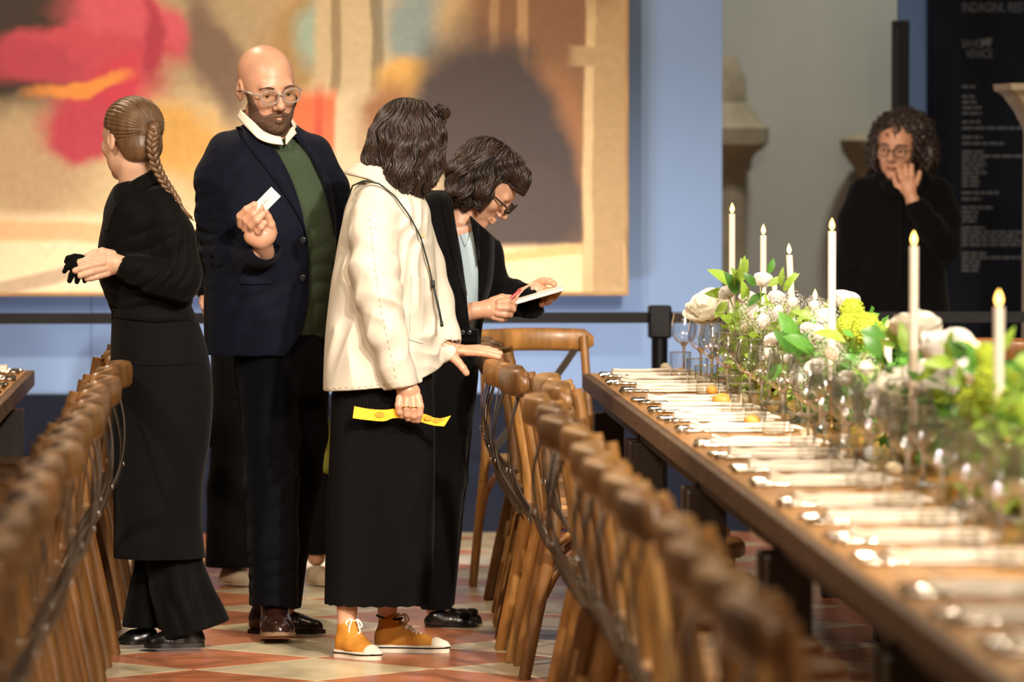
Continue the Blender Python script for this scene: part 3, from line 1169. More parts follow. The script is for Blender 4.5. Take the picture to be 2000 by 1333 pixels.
def cluster_mesh(seed, n, fr, shape=(1, 1, 1), petals=True):
    """head of many tiny florets"""
    r = random.Random(seed)
    mb = MB()
    for k in range(n):
        z = 1 - 2 * (k + .5) / n
        a = k * 2.39996
        q = math.sqrt(1 - z * z)
        d = Vector((q * math.cos(a), q * math.sin(a), z))
        rr = r.uniform(.78, 1.05)
        p = Vector((d.x * shape[0], d.y * shape[1], d.z * shape[2])) * rr
        if petals:
            M = Matrix.Translation(p) @ d.to_track_quat('Z', 'Y').to_matrix().to_4x4() @ Matrix.Rotation(r.uniform(0, 3), 4, 'Z')
            w_ = fr * r.uniform(.8, 1.2)
            vs = [M @ Vector((0, 0, 0))]
            fs = []
            for j in range(4):
                t = j * math.pi / 2
                b0 = len(vs)
                for an, rd, zz in ((t - .45, .55, .1), (t, 1.0, .25), (t + .45, .55, .1)):
                    vs.append(M @ Vector((math.cos(an) * rd * w_, math.sin(an) * rd * w_, zz * w_)))
                fs.append((0, b0, b0 + 1, b0 + 2))
            mb.add(vs, fs)
        else:
            mb.ball(p, fr * r.uniform(.8, 1.25), 6, 4)
    if petals:
        mb.ball((0, 0, 0), (.5 * shape[0], .5 * shape[1], .5 * shape[2]), 10, 6)
    else:
        mb.ball((0, 0, 0), (.86 * shape[0], .86 * shape[1], .86 * shape[2]), 12, 8)
    return mb.mesh(True, 80)


def leaf_mesh(w_, seed):
    r = random.Random(seed)
    vs, fs = [], []
    n = 6
    for i in range(n + 1):
        t = i / n
        ww = w_ * math.sin(math.pi * t ** .85) ** .9 + .004
        z = .18 * math.sin(t * 2.2) - .22 * t * t
        vs += [(t, -ww, z + .12 * ww), (t, 0, z - .05 * (1 - t)), (t, ww, z + .12 * ww)]
    for i in range(n):
        fs += [(i * 3, i * 3 + 1, i * 3 + 4, i * 3 + 3), (i * 3 + 1, i * 3 + 2, i * 3 + 5, i * 3 + 4)]
    return mesh_from(vs, fs, True)


def dup_mat(me, m):
    me.materials.clear()
    me.materials.append(MATS[m])
    return me


ROSE = [dup_mat(rose_mesh(3, 5, .8), 'petal_white'), dup_mat(rose_mesh(8, 6, 1.0, .6), 'petal_white')]
ROSEC = [dup_mat(rose_mesh(5, 5, 1.1, .5), 'petal_cream')]
PEONY = [dup_mat(rose_mesh(13, 8, 1.25, 1.2), 'petal_cream'), dup_mat(rose_mesh(14, 8, 1.15, 1.2), 'petal_white')]
LILAC = [dup_mat(cluster_mesh(4, 170, .12, (.9, .9, 1.15)), 'petal_white'), dup_mat(cluster_mesh(9, 190, .10, (1, 1, 1)), 'petal_cream')]
VIB = [dup_mat(cluster_mesh(6, 260, .085, petals=False), 'petal_lime')]
LEAF = [dup_mat(leaf_mesh(.20, 1), 'leaf_bright'), dup_mat(leaf_mesh(.15, 2), 'leaf_bright'), dup_mat(leaf_mesh(.22, 3), 'leaf_dark'), dup_mat(leaf_mesh(.12, 4), 'leaf_dark')]
ARR = []
for k, (x, s, lb) in enumerate(((1470, 622, 'farthest table arrangement of white rosebuds, lilac and fresh leaves'), (1625, 690, 'table arrangement with lime flower balls and white lilac in the middle'),
                                (1800, 800, 'blurred table arrangement with large cream roses and white peonies'), (1975, 930, 'nearest leafy green arrangement at the right edge of the photo'))):
    p = W(x, 700, s)
    o = obj('flower_arrangement', None, label=lb, cat='flowers', loc=(p.x, p.y, TZ), group='flower arrangements on the table')
    obj('bowl', MB().lathe([(0, 0), (.05, 0), (.07, .03), (.08, .07), (.075, .07), (.064, .035), (0, .02)], 20).mesh(True, 50), 'bowl_glaze', o)
    ARR.append(o)


def arr_of(x):
    return ARR[0] if x < 1568 else ARR[1] if x < 1715 else ARR[2] if x < 1885 else ARR[3]


def bloom(name, me, x, y, s, rpx, tilt=(0, -.6), mid=.55):
    a = arr_of(x)
    p = W(x, y, s) - a.location
    r = rpx / s
    d = Vector((tilt[0], tilt[1], 1)).normalized()
    q = d.to_track_quat('Z', 'Y')
    o = obj(name, me, None, a)
    o.scale = (r, r, r)
    o.rotation_mode = 'QUATERNION'
    from mathutils import Quaternion
    o.rotation_quaternion = q @ Quaternion((0, 0, 1), frng.uniform(0, 6))
    o.location = p - d * (r * mid)
    # stem down into the bowl
    e = Vector((p.x * .25, p.y * .25, .05))
    m_ = p - d * (r * mid)
    obj('stem', MB().tube(smoothcurve([m_, m_ - d * .05 + Vector((0, 0, -.02)), (m_ + e) / 2 + Vector((0, 0, -.02)), e], 8), .0022, 5).mesh(), 'stem_green', a)
    return o


for me, x, y, s, r, tl in [
        (ROSE[0], 1490, 548, 636, 21, (.1, -.5)), (ROSE[0], 1421, 573, 618, 19, (-.5, -.5)), (ROSE[0], 1517, 582, 640, 18, (.1, -.6)), (ROSE[0], 1508, 664, 655, 17, (-.6, -.5)),
        (ROSE[1], 1648, 588, 700, 27, (.2, -.2)), (ROSE[0], 1577, 642, 690, 15, (-.2, -.6)), (ROSEC[0], 1788, 642, 800, 44, (0, -.15)), (ROSE[1], 1720, 770, 790, 26, (-.4, -.6)),
        (ROSE[1], 1905, 730, 860, 34, (0, -.4)), (ROSE[0], 1545, 700, 690, 15, (-.5, -.6)), (ROSE[1], 1460, 585, 628, 17, (-.1, -.6)), (ROSE[1], 1590, 720, 715, 18, (-.4, -.6)), (ROSE[0], 1650, 740, 745, 18, (-.5, -.6))]:
    bloom('rose_head', me, x, y, s, r, tl)
for me, x, y, s, r, tl in [(PEONY[0], 1384, 606, 600, 34, (-.3, -.5)), (PEONY[1], 1852, 690, 830, 46, (0, -.4)), (PEONY[0], 1772, 760, 800, 42, (-.5, -.6)), (PEONY[1], 1822, 748, 815, 44, (0, -.7)),
                           (PEONY[1], 1745, 800, 800, 34, (-.5, -.6))]:
    bloom('peony_head', me, x, y, s, r, tl)
for me, x, y, s, r, tl in [(LILAC[0], 1470, 607, 632, 30, (0, -.5)), (LILAC[0], 1492, 628, 640, 30, (-.3, -.5)), (LILAC[1], 1548, 590, 650, 24, (.3, -.2)), (LILAC[1], 1610, 618, 690, 34, (0, -.4)), (LILAC[1], 1590, 596, 680, 20, (0, -.2)),
                           (LILAC[0], 1640, 655, 710, 26, (0, -.5)), (LILAC[1], 1455, 640, 628, 18, (-.4, -.4)), (LILAC[1], 1540, 640, 655, 20, (.2, -.5)), (LILAC[0], 1520, 610, 645, 26, (.2, -.4)), (LILAC[0], 1600, 650, 700, 30, (0, -.5)), (LILAC[1], 1625, 690, 722, 30, (-.2, -.5)), (LILAC[1], 1500, 690, 660, 22, (-.4, -.5)), (LILAC[0], 1560, 740, 705, 22, (-.4, -.5)), (LILAC[1], 1690, 720, 752, 30, (-.2, -.5))]:
    bloom('lilac_cluster', me, x, y, s, r, tl, 0.0)
for x, y, s, r in [(1664, 606, 705, 24), (1690, 642, 720, 32), (1658, 640, 712, 26), (1722, 668, 735, 24), (1945, 750, 900, 44), (1910, 790, 890, 40), (1985, 800, 930, 46), (1930, 700, 890, 30)]:
    bloom('green_flower_ball', VIB[0], x, y, s, r, (0, -.3), 0.0)


def leaf(me, x, y, s, L_, ang, roll, depth=0.0, tow=0.0):
    """leaf whose base is at photo pixel (x, y); ang is its direction on the photo, 0 right, 90 up; tow leans it to the viewer"""
    a = arr_of(x)
    p = W(x, y, s) + Vector((0, depth, 0)) - a.location
    d = Vector((math.cos(ang), -math.sin(tow), math.sin(ang))).normalized()
    z = Vector((0, -1, .35))
    z = (z - d * z.dot(d)).normalized()
    yv = z.cross(d)
    M = Matrix((d, yv, z)).transposed().to_4x4() @ Matrix.Rotation(roll, 4, 'X')
    o = obj('leaf', me, None, a)
    o.matrix_local = Matrix.Translation(p) @ M @ Matrix.Diagonal((L_, L_, L_, 1))
    return o


R_ = math.radians
for me, x, y, L_, an in [(0, 1432, 560, .10, 145), (0, 1432, 555, .10, 60), (0, 1445, 548, .085, 80), (2, 1440, 575, .09, 120), (0, 1425, 570, .085, 185), (2, 1500, 535, .05, 70), (0, 1440, 565, .08, 105), (1, 1450, 540, .06, 95),
                         (0, 1430, 640, .09, 60), (0, 1432, 640, .08, 140), (2, 1460, 600, .07, 40), (0, 1455, 590, .08, 100), (2, 1475, 560, .06, 130), (1, 1530, 570, .07, 60), (1, 1525, 560, .06, 85), (0, 1535, 555, .05, 40),
                         (2, 1560, 665, .10, 125), (2, 1560, 690, .11, 140), (2, 1550, 700, .10, 60), (0, 1500, 560, .06, 30), (2, 1525, 712, .08, 225), (2, 1590, 690, .1, 150), (0, 1420, 590, .07, 230)]:
    leaf(LEAF[me], x, y, (x - VX) / 1.49, L_, R_(an), frng.uniform(-.5, .5), tow=frng.uniform(-.1, .6))
cnt = 0
while cnt < 150:
    x = frng.uniform(1420, 2060)
    s = (x - VX) / frng.uniform(1.54, 1.74)
    t = (x - 1420) / 640
    top = 590 + 90 * t + frng.uniform(0, 18)
    bot = VY + .74 * s
    if bot < top:
        continue
    y = frng.uniform(top, top + (bot - top) * .6)
    near = frng.random()
    me = LEAF[frng.choice([0, 1, 0, 2, 3, 2] if x > 1590 else [0, 1, 1, 3])]
    leaf(me, x, y, s, frng.uniform(.05, .095), R_(frng.uniform(-60, 240)), frng.uniform(-1, 1), tow=frng.uniform(-.3, .9))
    cnt += 1
for k, a in enumerate(ARR):   # fine filler foliage, too small to pick apart
    r = random.Random(40 + k)
    vs, fs = [], []
    for q in range(1100):
        p = Vector((r.gauss(.05, .06), r.gauss(0, .30), .01 + abs(r.gauss(.09, .09))))
        if p.z > .30 or p.x < -.09:
            continue
        d = Vector((r.uniform(-1, 1), r.uniform(-1, .4), r.uniform(-.3, 1))).normalized()
        u = d.cross(Vector((r.uniform(-1, 1), r.uniform(-1, 1), r.uniform(-1, 1)))).normalized()
        l_, w_ = r.uniform(.025, .05), r.uniform(.007, .013)
        b0 = len(vs)
        vs += [p, p + d * l_ * .5 + u * w_, p + d * l_, p + d * l_ * .5 - u * w_]
        fs.append((b0, b0 + 1, b0 + 2, b0 + 3))
    obj('filler_foliage', mesh_from([v[:] for v in vs], fs), 'leaf_bright' if k in (0, 3) else 'leaf_dark', a, kind='stuff')

# small rounded golden things between the glasses
mat('golden_skin', 'D9A24A', .5, var=.2, vscale=25, bump=.2, bscale=80)
mat('pale_skin', 'E6D6B0', .55, var=.15, vscale=25, bump=.2, bscale=80)
for k, (x, y, s, r, m_, lb) in enumerate([
        (1411, 806, 660, 17, 'golden_skin', 'rounded golden orange decoration on the table right of the fifth napkins'), (1300, 706, 572, 10, 'pale_skin', 'small pale yellow decoration behind the farthest tumblers'), (1330, 722, 585, 11, 'golden_skin', 'small golden decoration beside the second tumbler'),
        (1362, 745, 603, 11, 'pale_skin', 'small pale round decoration between tumblers in mid table'), (1390, 768, 628, 11, 'golden_skin', 'small golden decoration left of the champagne flute'), (1452, 800, 650, 12, 'pale_skin', 'small pale decoration under the far flowers'),
        (1470, 850, 706, 14, 'golden_skin', 'blurred golden decoration in mid table'), (1575, 868, 740, 15, 'pale_skin', 'blurred pale decoration in mid table'), (1680, 905, 782, 16, 'golden_skin', 'blurred golden decoration toward the right'), (1745, 940, 826, 16, 'pale_skin', 'blurred pale decoration below the peonies'),
        (1850, 985, 884, 17, 'golden_skin', 'blurred golden decoration near the right-hand glasses'), (1930, 1030, 935, 18, 'pale_skin', 'blurred pale decoration nearest the right edge')]):
    p = W(x, y, s)
    r_ = r / s
    mb = MB().ball((0, 0, 0), (r_ * 1.15, r_, r_ * .9), 14, 9)
    mb.ball((r_ * .9, 0, .2 * r_), (r_ * .35, r_ * .3, r_ * .3), 8, 5)
    obj('table_decoration', mb.mesh(), m_, None, (p.x, p.y, TZ + r_ * .9), (0, 0, frng.uniform(0, 3)), lb, 'decoration', 'golden decorations on the table')
# ------------------------------------------------------------------ figures: implicit surfaces in photo pixels
def hermite(yq, yk, vk):
    yk = np.asarray(yk, float)
    vk = np.asarray(vk, float)
    m = np.gradient(vk, yk) if len(yk) > 2 else np.full(len(yk), (vk[-1] - vk[0]) / (yk[-1] - yk[0]))
    yq = np.clip(yq, yk[0], yk[-1])
    i = np.clip(np.searchsorted(yk, yq) - 1, 0, len(yk) - 2)
    h = yk[i + 1] - yk[i]
    t = (yq - yk[i]) / h
    return ((2 * t ** 3 - 3 * t ** 2 + 1) * vk[i] + (t ** 3 - 2 * t ** 2 + t) * h * m[i] + (-2 * t ** 3 + 3 * t ** 2) * vk[i + 1] + (t ** 3 - t ** 2) * h * m[i + 1])


class Field:
    """signed distance field; axes are photo x, photo y (down) and depth d (away), all in pixels"""

    def __init__(self, x0, x1, y0, y1, d0, d1, h):
        self.h = h
        self.ax = [np.arange(a, b + h, h, dtype=np.float32) for a, b in ((x0, x1), (y0, y1), (d0, d1))]
        self.D = np.full([len(a) for a in self.ax], 40.0, np.float32)

    def block(self, lo, hi):
        sl, co = [], []
        for i in range(3):
            a = self.ax[i]
            i0 = max(0, int(math.floor((lo[i] - a[0]) / self.h)))
            i1 = min(len(a), int(math.ceil((hi[i] - a[0]) / self.h)) + 1)
            if i1 <= i0:
                return None, None
            sl.append(slice(i0, i1))
            sh = [1, 1, 1]
            sh[i] = -1
            co.append(a[i0:i1].reshape(sh))
        return tuple(sl), co

    def put(self, sl, d, k, sub=False):
        a = self.D[sl]
        if sub:
            b = -d
            h = np.clip(.5 - .5 * (b - a) / k, 0, 1)
            self.D[sl] = b * (1 - h) + a * h + k * h * (1 - h)
        else:
            h = np.clip(.5 + .5 * (d - a) / k, 0, 1)
            self.D[sl] = d * (1 - h) + a * h - k * h * (1 - h)

    def cap(self, a, b, ra, rb, k=6.0, sd=1.0, sub=False):
        a = np.array(a, float)
        b = np.array(b, float)
        r = max(ra, rb) * max(1, sd) + k + 3 * self.h
        sl, (X, Y, Z) = self.block(np.minimum(a, b) - r, np.maximum(a, b) + r)
        if sl is None:
            return
        bx, by, bz = b[0] - a[0], b[1] - a[1], (b[2] - a[2]) / sd
        px, py, pz = X - a[0], Y - a[1], (Z - a[2]) / sd
        L = bx * bx + by * by + bz * bz + 1e-6
        t = np.clip((px * bx + py * by + pz * bz) / L, 0, 1)
        d = np.sqrt((px - t * bx) ** 2 + (py - t * by) ** 2 + (pz - t * bz) ** 2) - (ra + (rb - ra) * t)
        self.put(sl, d.astype(np.float32), k, sub)

    def chain(self, pts, k=6.0, sd=1.0, sub=False):
        for p, q in zip(pts[:-1], pts[1:]):
            self.cap(p[:3], q[:3], p[3], q[3], k, sd, sub)

    def ell(self, c, r, k=6.0, A=None, sub=False):
        c = np.array(c, float)
        R = max(r) + k + 3 * self.h
        sl, co = self.block(c - R, c + R)
        if sl is None:
            return
        P = [co[i] - c[i] for i in range(3)]
        if A is not None:
            P = [P[0] * A[0][j] + P[1] * A[1][j] + P[2] * A[2][j] for j in range(3)]
        k0 = np.sqrt(sum((P[i] / r[i]) ** 2 for i in range(3)))
        k1 = np.sqrt(sum((P[i] / r[i] ** 2) ** 2 for i in range(3))) + 1e-6
        self.put(sl, (k0 * (k0 - 1) / k1).astype(np.float32), k, sub)

    def stack(self, secs, k=8.0, p=2.3, sub=False, edge=3.0):
        """sections (y, xc, rx, dc, rd)"""
        S_ = np.array(secs, float)
        y0, y1 = S_[0, 0], S_[-1, 0]
        lo = ((S_[:, 1] - S_[:, 2]).min() - 14, y0 - 14, (S_[:, 3] - S_[:, 4]).min() - 14)
        hi = ((S_[:, 1] + S_[:, 2]).max() + 14, y1 + 14, (S_[:, 3] + S_[:, 4]).max() + 14)
        sl, (X, Y, Z) = self.block(lo, hi)
        v = [hermite(Y.ravel(), S_[:, 0], S_[:, i]).reshape(Y.shape) for i in range(1, 5)]
        ux, uz = np.abs(X - v[0]) / v[1], np.abs(Z - v[2]) / v[3]
        q = (ux ** p + uz ** p) ** (1 / p)
        g = np.sqrt((ux / v[1]) ** 2 + (uz / v[3]) ** 2) / np.maximum(q, 1e-3) + 1e-6
        d = (q - 1) / g
        d = np.maximum(d, np.maximum(y0 - Y, Y - y1) + edge * 0)
        self.put(sl, d.astype(np.float32), k, sub)

    def grid(self):
        return [self.ax[0].reshape(-1, 1, 1), self.ax[1].reshape(1, -1, 1), self.ax[2].reshape(1, 1, -1)]

    def ripple(self, c, rad, dr, wl, amp, ph=0.0, warp=0.0):
        """soft folds around c"""
        c = np.array(c, float)
        rad = np.array(rad if hasattr(rad, '__len__') else (rad,) * 3, float)
        sl, (X, Y, Z) = self.block(c - rad * 2, c + rad * 2)
        if sl is None:
            return
        dr = np.array(dr, float)
        dr /= np.linalg.norm(dr)
        g = np.exp(-(((X - c[0]) / rad[0]) ** 2 + ((Y - c[1]) / rad[1]) ** 2 + ((Z - c[2]) / rad[2]) ** 2))
        u = (X - c[0]) * dr[0] + (Y - c[1]) * dr[1] + (Z - c[2]) * dr[2]
        w_ = warp * (np.sin((X * .9 + Y * .5) / 31.0 + ph) + np.sin((Y * .7 - Z) / 23.0 + 2 * ph))
        s = np.sin(2 * math.pi * (u + w_) / wl + ph)
        s = 1 - 2 * np.sqrt(.5 - .5 * s + 1e-4)          # sharp valleys, round ridges
        self.D[sl] += (amp * g * s).astype(np.float32)

    def wobble(self, amp, wl, ph=0.0):
        X, Y, Z = self.grid()
        w_ = 2 * math.pi / wl
        n = np.sin(X * w_ + 1.3 * np.sin(Y * w_ * .7 + ph)) * np.sin(Y * w_ * .8 + 1.1 * np.sin(Z * w_ + ph)) + .5 * np.sin(Z * w_ * 1.3 + X * w_ * .6 + ph)
        self.D += (amp * n).astype(np.float32)

    def cut(self, fn, k=2.0):
        """keep only where fn(X, Y, Z) < 0"""
        X, Y, Z = self.grid()
        d = np.broadcast_to(np.asarray(fn(X, Y, Z), np.float32), self.D.shape)
        h = np.clip(.5 - .5 * (d - self.D) / k, 0, 1)
        self.D = d * (1 - h) + self.D * h + k * h * (1 - h)

    def mesh(self, relax=1):
        """surface nets"""
        D = self.D
        D[0], D[-1], D[:, 0], D[:, -1], D[:, :, 0], D[:, :, -1] = 5, 5, 5, 5, 5, 5
        I = D < 0
        nx, ny, nz = D.shape
        cnt = np.zeros((nx - 1, ny - 1, nz - 1), np.int8)
        for a in (0, 1):
            for b in (0, 1):
                for c in (0, 1):
                    cnt += I[a:nx - 1 + a, b:ny - 1 + b, c:nz - 1 + c]
        act = np.argwhere((cnt > 0) & (cnt < 8))
        idx = np.full(cnt.shape, -1, np.int32)
        idx[act[:, 0], act[:, 1], act[:, 2]] = np.arange(len(act))
        pos = np.zeros((len(act), 3), np.float32)
        num = np.zeros(len(act), np.float32)
        cor = [(a, b, c) for a in (0, 1) for b in (0, 1) for c in (0, 1)]
        val = {c: D[act[:, 0] + c[0], act[:, 1] + c[1], act[:, 2] + c[2]] for c in cor}
        for c in cor:
            for ax in range(3):
                if c[ax]:
                    continue
                c2 = tuple(1 if i == ax else c[i] for i in range(3))
                va, vb = val[c], val[c2]
                m = (va < 0) != (vb < 0)
                t = va / np.where(m, va - vb, 1)
                for i in range(3):
                    pos[:, i] += np.where(m, c[i] + (t if i == ax else 0), 0)
                num += m
        pos = pos / num[:, None] + act
        quads = []
        for ax in range(3):
            s0 = [slice(0, n) for n in D.shape]
            s1 = list(s0)
            s0[ax] = slice(0, D.shape[ax] - 1)
            s1[ax] = slice(1, D.shape[ax])
            a, b = I[tuple(s0)], I[tuple(s1)]
            e = np.argwhere(a != b)
            o1, o2 = (ax + 1) % 3, (ax + 2) % 3
            e = e[(e[:, o1] > 0) & (e[:, o2] > 0)]
            flip = a[e[:, 0], e[:, 1], e[:, 2]]
            q = []
            for u, v in ((0, 0), (-1, 0), (-1, -1), (0, -1)):
                f = e.copy()
                f[:, o1] += u
                f[:, o2] += v
                f = np.clip(f, 0, np.array(cnt.shape) - 1)
                q.append(idx[f[:, 0], f[:, 1], f[:, 2]])
            q = np.stack(q, 1)
            q[~flip] = q[~flip][:, ::-1]
            quads.append(q)
        q = np.concatenate(quads)
        q = q[(q >= 0).all(1)]
        # light relaxation
        for _ in range(relax):
            acc = np.zeros_like(pos)
            n = np.zeros(len(pos), np.float32)
            for i in range(4):
                j = (i + 1) % 4
                np.add.at(acc, q[:, i], pos[q[:, j]])
                np.add.at(n, q[:, i], 1)
            pos = .5 * pos + .5 * acc / np.maximum(n, 1)[:, None]
        org = np.array([a[0] for a in self.ax], np.float32)
        return org + pos * self.h, q


class Fig:
    def __init__(self, xc, s, label, name='person'):
        self.xc, self.s = xc, s
        p = W(xc, VY + CH * s, s)
        self.root = obj(name, None, label=label, cat='person', loc=(p.x, p.y, 0), rot=(0, 0, -math.atan2(p.x, p.y)))

    def loc(self, v):
        v = np.asarray(v, np.float32)
        o = np.empty_like(v)
        o[:, 0] = (v[:, 0] - self.xc) / self.s
        o[:, 1] = v[:, 2] / self.s
        o[:, 2] = CH - (v[:, 1] - VY) / self.s
        return o

    def place(self, name, v, f, m, parent=None, smooth=True, angle=None, **kw):
        me = mesh_from(self.loc(v), f, smooth)
        if angle is not None or not isinstance(f, np.ndarray):
            bm = bmesh.new()
            bm.from_mesh(me)
            bmesh.ops.recalc_face_normals(bm, faces=bm.faces)
            if angle is not None:
                for e in bm.edges:
                    if len(e.link_faces) == 2 and e.calc_face_angle(0) > math.radians(angle):
                        e.smooth = False
            bm.to_mesh(me)
            bm.free()
        return obj(name, me, m, parent or self.root, **kw)

    def field(self, name, fld, m, parent=None, relax=1, **kw):
        v, f = fld.mesh(relax)
        o = self.place(name, v, f, m, parent, **kw)
        return o, BVHTree.FromPolygons([tuple(map(float, p)) for p in v], [tuple(map(int, q)) for q in f])

    def top(self, name, me_v, me_f, m, label, cat, angle=40):
        """a thing of its own placed in this figure's frame"""
        v = self.loc(me_v)
        M = Matrix.Translation(self.root.location) @ Matrix.Rotation(self.root.rotation_euler.z, 4, 'Z')
        c = Vector(v.mean(0))
        wv = [M @ Vector(p) for p in v]
        o = Vector((sum(p.x for p in wv) / len(wv), sum(p.y for p in wv) / len(wv), min(p.z for p in wv)))
        mb = MB().add([p - o for p in wv], [tuple(map(int, q)) for q in me_f])
        return obj(name, mb.mesh(True, angle), m, None, o, None, label, cat)


def resample(P, n):
    P = [Vector(p) for p in P]
    L = [0.0]
    for a, b in zip(P[:-1], P[1:]):
        L.append(L[-1] + (b - a).length)
    out = []
    for i in range(n):
        t = L[-1] * i / (n - 1)
        k = 0
        while k < len(L) - 2 and L[k + 1] < t:
            k += 1
        out.append(P[k].lerp(P[k + 1], (t - L[k]) / max(1e-6, L[k + 1] - L[k])))
    return out


def shell(top, bot, n, m, closed=False):
    """solid sheet from two n x m vertex grids"""
    vs = [tuple(p) for p in top] + [tuple(p) for p in bot]
    N_ = n * m
    fs = []
    R = n if closed else n - 1
    for i in range(R):
        i2 = (i + 1) % n
        for j in range(m - 1):
            fs.append((i * m + j, i2 * m + j, i2 * m + j + 1, i * m + j + 1))
            fs.append((N_ + i * m + j + 1, N_ + i2 * m + j + 1, N_ + i2 * m + j, N_ + i * m + j))
        fs.append((N_ + i * m, N_ + i2 * m, i2 * m, i * m))
        fs.append((i * m + m - 1, i2 * m + m - 1, N_ + i2 * m + m - 1, N_ + i * m + m - 1))
    if not closed:
        for j in range(m - 1):
            fs.append((j + 1, j, N_ + j, N_ + j + 1)[::-1])
            e = (n - 1) * m
            fs.append((e + j, e + j + 1, N_ + e + j + 1, N_ + e + j)[::-1])
    return vs, fs


def drape(bvhs, A, B, n=24, m=5, off=2.0, th=2.5, bulge=0.0, smooth=2):
    """cloth strip between two photo outlines, laid on the surface below"""
    A = resample([(x, y, 0) for x, y in A], n)
    B = resample([(x, y, 0) for x, y in B], n)
    G = np.zeros((n, m, 3))
    hit = np.zeros((n, m), bool)
    for i in range(n):
        for j in range(m):
            p = A[i].lerp(B[i], j / (m - 1))
            best = None
            for b in (bvhs if isinstance(bvhs, (list, tuple)) else [bvhs]):
                h = b.ray_cast(Vector((p.x, p.y, -700)), Vector((0, 0, 1)))
                if h[0] is not None and (best is None or h[0].z < best):
                    best = h[0].z
            G[i, j] = (p.x, p.y, best if best is not None else 0)
            hit[i, j] = best is not None
    if not hit.all() and hit.any():
        med = np.median(G[..., 2][hit])
        G[..., 2][~hit] = med
    for _ in range(smooth):
        g = G[..., 2].copy()
        g[1:-1] = (G[:-2, :, 2] + G[2:, :, 2] + 2 * G[1:-1, :, 2]) / 4
        G[..., 2] = np.minimum(g, G[..., 2]) * .5 + g * .5
    prof = np.array([bulge * math.sin(math.pi * j / (m - 1)) for j in range(m)])
    top = G.copy()
    top[..., 2] -= off + th + prof[None, :]
    bot = G.copy()
    bot[..., 2] -= off * 0
    return shell(top.reshape(-1, 3), bot.reshape(-1, 3), n, m)


def band(A, B, n=28, m=4, th=3.0, closed=False, curve=True):
    """cloth band between two 3-D polylines (x, y, d), thickened"""
    if curve:
        A = smoothcurve(list(A) + ([A[0]] if closed else []), n + (1 if closed else 0))[:n]
        B = smoothcurve(list(B) + ([B[0]] if closed else []), n + (1 if closed else 0))[:n]
    else:
        A, B = resample(A, n), resample(B, n)
    top, bot = [], []
    for i in range(n):
        t = (A[(i + 1) % n if closed else min(i + 1, n - 1)] - A[i - 1 if closed else max(i - 1, 0)])
        w_ = B[i] - A[i]
        nn = t.cross(w_)
        nn = nn.normalized() if nn.length > 1e-6 else Vector((0, 0, 1))
        for j in range(m):
            p = A[i].lerp(B[i], j / (m - 1))
            top.append(p + nn * th / 2)
            bot.append(p - nn * th / 2)
    return shell(top, bot, n, m, closed)


def tubes(paths, n=6):
    mb = MB()
    for pts, rad in paths:
        mb.tube(pts, rad, n)
    return mb.v, mb.f


def rotm(yaw, pitch, roll):
    M = Matrix.Rotation(math.radians(yaw), 3, 'Z') @ Matrix.Rotation(math.radians(roll), 3, 'Y') @ Matrix.Rotation(math.radians(pitch), 3, 'X')
    return np.array(M)


class Head:
    """generic head in metres (x right, y back, z up, face to -y), placed in photo pixels"""

    def __init__(self, c, scale, yaw, pitch, roll, d=0.0):
        self.c = np.array((c[0], c[1], d), float)
        self.k = scale
        self.R = rotm(yaw, pitch, roll)

    def px(self, p):
        v = self.R @ (np.array(p, float) * self.k)
        return np.array((self.c[0] + v[0], self.c[1] - v[2], self.c[2] + v[1]))

    def axes(self):
        A = np.array([self.R[0], -self.R[2], self.R[1]])
        return A

    def build(self, h=1.7, male=False, neck=None, ears=True):
        c, k = self.c, self.k
        ex = .175 * k
        F_ = Field(c[0] - ex, c[0] + ex, c[1] - .17 * k, c[1] + .26 * k, c[2] - ex, c[2] + ex, h)
        A = self.axes()

        def E(p, r, kk=.012, sub=False):
            F_.ell(self.px(p), [q * k for q in r], kk * k, A, sub)

        def Cc(p, q, ra, rb, kk=.008, sub=False):
            F_.cap(self.px(p), self.px(q), ra * k, rb * k, kk * k, 1.0, sub)
        E((0, .016, .038), (.076, .096, .080))
        E((0, -.026, -.010), (.064, .062, .094), .03)
        jw = .056 if male else .050
        E((0, -.032, -.068), (jw, .050, .046), .025)
        E((0, -.074, -.098), (.020, .018, .018), .022)
        for s_ in (-1, 1):
            E((.042 * s_, -.060, -.022), (.020, .020, .020), .02)
        Cc((-.036, -.078, .020), (.036, -.078, .020), .010, .010, .02)
        for s_ in (-1, 1):
            E((.032 * s_, -.096, .000), (.018, .014, .013), .012, True)
            E((.032 * s_, -.0725, .000), (.0135, .0135, .0125), .005)
            E((.032 * s_, -.0885, -.004), (.0105, .007, .0034), .002, True)
        Cc((0, -.086, .014), (0, -.104, -.026), .0075, .0105, .008)
        E((0, -.108, -.031), (.0125, .0125, .0115), .006)
        for s_ in (-1, 1):
            E((.0125 * s_, -.097, -.036), (.0085, .010, .0075), .005)
        for s_ in (-1, 1):
            Cc((0, -.0945, -.0605), (.021 * s_, -.083, -.064), .0058, .0035, .005)
            Cc((0, -.0935, -.0715), (.018 * s_, -.083, -.0685), .0068, .004, .005)
        Cc((-.024, -.089, -.0655), (.024, -.089, -.0655), .0022, .0022, .003, True)
        if ears:
            for s_ in (-1, 1):
                E((.077 * s_, .012, -.004), (.008, .019, .031), .006)
                E((.084 * s_, .008, .002), (.006, .010, .017), .004, True)
        if neck is not None:
            a = self.px((0, .020, -.075))
            b = np.array(neck[:3], float)
            F_.cap(a, b, .054 * k, neck[3], .02 * k)
        self.F = F_
        return F_


